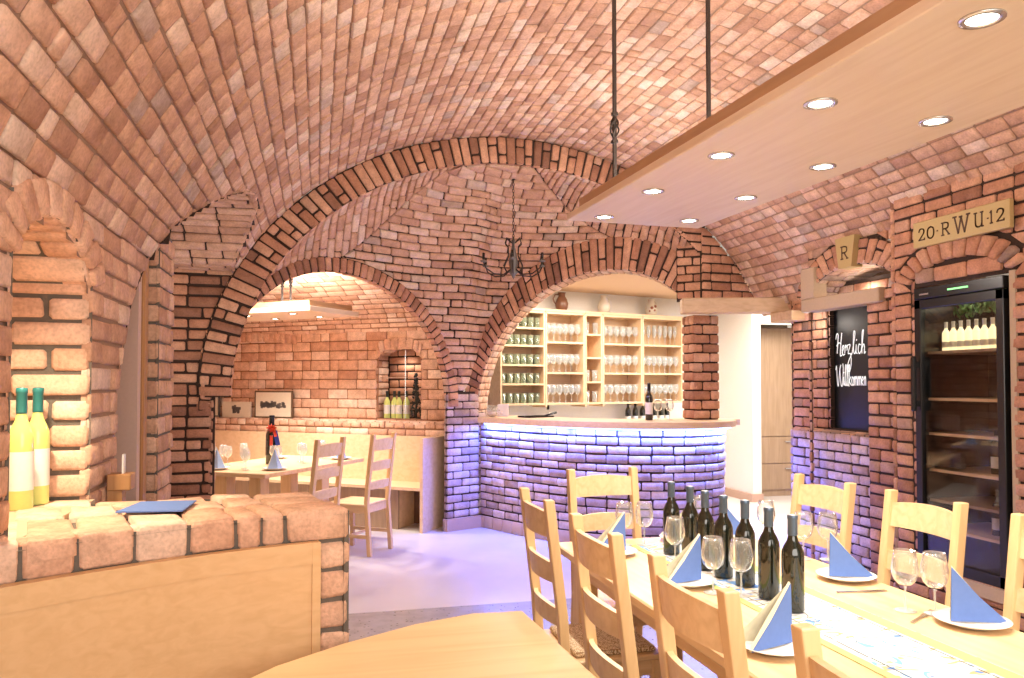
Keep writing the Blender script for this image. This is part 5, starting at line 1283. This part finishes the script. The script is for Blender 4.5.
picture(2.06, 2.62, 1.094, 1.42, M['frame_dark'], 'larger dark framed group photograph on the brick ledge', (40, .18, .02))
picture(3.17, 3.45, 1.094, 1.50, M['rail'], 'dark edged picture half hidden by the left pier', (4, .03, .03))
# niche lattice and bottles
la = empty('window_lattice', (0, 0, 0), 0, 'thin metal window cross in the back room niche', 'lattice')
m = MB(); a = wq(NS0, .06); c_ = wq(NS1, .06); m.bar((*a, 1.57), (*c_, 1.57), .006, .008); a = wq(.60, .06); m.bar((*a, 1.11), (*a, 1.88), .006, .008); m.build('bars', M['steel'], la)
nbp = Proto(bottle_proto(M['wine_y'], M['leaf_dark'], 1.0, (.06, .16), M['label'], name='white_wine_bottle', n=12))
for k in range(4): x, y = wq(.86-.078*k, .10+.03*(k % 2)); nbp.place((x, y, 1.105), k, 'pale yellow wine bottle in the back room niche', 'wine bottles in the back room niche', 'bottle')
m = MB()
for k in range(150):
    h = random.uniform(0, .50); r_ = .055*(1-h/.62); a = random.uniform(0, 6.28); c_ = Vector((r_*math.cos(a), r_*math.sin(a), h+.01)); q = Vector((random.uniform(-1, 1), random.uniform(-1, 1), random.uniform(-.2, 1))).normalized()*.02; w_ = q.cross(Vector((0, 1, .2)))*.6
    m.add([c_-q, c_+w_, c_+q, c_-w_], [(0, 1, 2, 3)])
m.tube([(0, 0, 0), (.01, 0, .25), (0, 0, .52)], .012, 6)
x, y = wq(.47, .07); o = m.build('ivy_ornament', M['leaf_dark']); o.location = (x, y, 1.104); tag(o, 'dark leafy ornament standing beside the niche bottles', 'ornament')
# hanging panel in the back room
P2 = np.array([.30, 8.02]); a2 = math.atan2(1.15, -.0)
l2 = lamp_panel('lamp_panel', (-.30, 8.35, 2.20), math.radians(-40), -.90, .62, -.38, .38, [(-.35, -.2), (-.35, .2), (.25, -.2), (.25, .2)], 'smaller oak ceiling panel with spots hanging in the back room', .05, .06)
for x in (.02, .13): rod(x, -.1, .74, .36, .11).build('hanging_rod', M['iron'], l2)

# ---------------------------------------------------------------- lights
def area(name, loc, rot, sx, sy, e, col=(1, .90, .80), spread=PI):
    L = bpy.data.lights.new(name, 'AREA'); L.shape = 'RECTANGLE'; L.size = sx; L.size_y = sy; L.energy = e; L.color = col; L.spread = spread
    o = bpy.data.objects.new(name, L); COL.objects.link(o); o.location = loc; o.rotation_euler = rot; return o
def spot(name, loc, e, col=(1, .91, .80), ang=100, blend=.8, r=.03, rot=(0, 0, 0)):
    L = bpy.data.lights.new(name, 'SPOT'); L.energy = e; L.color = col; L.spot_size = math.radians(ang); L.spot_blend = blend; L.shadow_soft_size = r
    o = bpy.data.objects.new(name, L); COL.objects.link(o); o.location = loc; o.rotation_euler = rot; return o
def point(name, loc, e, col=(1, .90, .80), r=.05):
    L = bpy.data.lights.new(name, 'POINT'); L.energy = e; L.color = col; L.shadow_soft_size = r
    o = bpy.data.objects.new(name, L); COL.objects.link(o); o.location = loc; return o
area('uplight_panel', (PX, PY+.2, 2.47), (PI, 0, 0), .5, 3.0, 52)
for (x, y) in ((1.505, 3.72), (1.505, 3.17), (1.505, 2.61), (1.505, 2.05), (1.505, 1.48), (1.905, 3.68), (1.905, 3.16), (1.905, 2.63), (1.905, 2.08), (1.905, 1.52)):
    spot('downlight_beam', (x-.03, y, 2.33), 30, ang=110)
area('fill_from_room_behind', (.9, -.9, 2.0), (math.radians(80), 0, math.radians(-8)), 3.2, 1.8, 80, (1, .92, .85))
spot('niche_beam', (-.86, 2.50, 1.94), 52, ang=120, col=(1, .85, .6))
area('uplight_backroom', (-.30, 8.35, 2.33), (PI, 0, math.radians(-40)), 1.0, .4, 26)
for a_, c_ in ((-.35, 0), (.25, 0)):
    q = math.radians(-40); spot('downlight_beam', (-.30+a_*math.cos(q), 8.35+a_*math.sin(q), 2.17), 100, ang=120)
area('backroom_ceiling_light', (-.5, 7.6, 2.62), (0, 0, 0), .5, .5, 42)
x, y = wq(.65, .12); spot('niche_beam', (x, y, 1.86), 6, ang=140)
area('bar_ceiling_light', (3.3, 8.3, 2.62), (0, 0, 0), 2.2, .4, 62, (1, .9, .76))
area('passage_ceiling_light', (5.3, 7.9, 2.6), (0, 0, 0), 1.2, 1.2, 85, (1, .93, .82))
area('fridge_lamp', (XR+.3, 4.08, 2.04), (0, 0, 0), .3, .4, 2.2, (1, .85, .6))
area('alcove_lamp', (-1.2, 5.3, 1.2), (PI, 0, 0), .3, .5, 7)
point('board_lamp', (4.10, 5.9, 2.03), 2.0); point('keystone_fill', (4.2, 5.25, 2.24), 2.0); point('hall_point_light', (2.2, 5.2, 2.6), 45, r=.2)  # second light added to brighten arch soffit; third hangs in hall, clear of chandelier
# violet LEDs under the countertop
for i in range(6, len(lo)-4, 8):
    p = lo[i]; t_ = lo[i+1]-lo[i]; az = math.atan2(t_[1], t_[0])
    area('led_light', (p[0], p[1], 1.08), (0, 0, az), .35, .03, 10, (.07, .15, 1.0))
area('violet_floor_wash', (1.9, 6.4, 1.95), (math.radians(8), 0, 0), .5, .5, 13, (.3, .25, 1))  # unseen overhead light added to spread the LED violet over the floor

w = bpy.data.worlds.new('World'); bpy.context.scene.world = w; w.use_nodes = True
w.node_tree.nodes['Background'].inputs[0].default_value = (1, .88, .74, 1); w.node_tree.nodes['Background'].inputs[1].default_value = .5

cam = bpy.data.cameras.new('Camera'); co = bpy.data.objects.new('Camera', cam); COL.objects.link(co)
co.location = (0, 0, 1.5); co.rotation_euler = (math.radians(90)+math.atan(21/780.), 0, -math.atan(195/780.))
cam.sensor_width = 36; cam.lens = 780/1024*36; cam.shift_y = 24/1024; cam.clip_start = .05
bpy.context.scene.camera = co
sc = bpy.context.scene; sc.view_settings.view_transform = 'Standard'; sc.view_settings.look = 'None'; sc.view_settings.exposure = 0.38
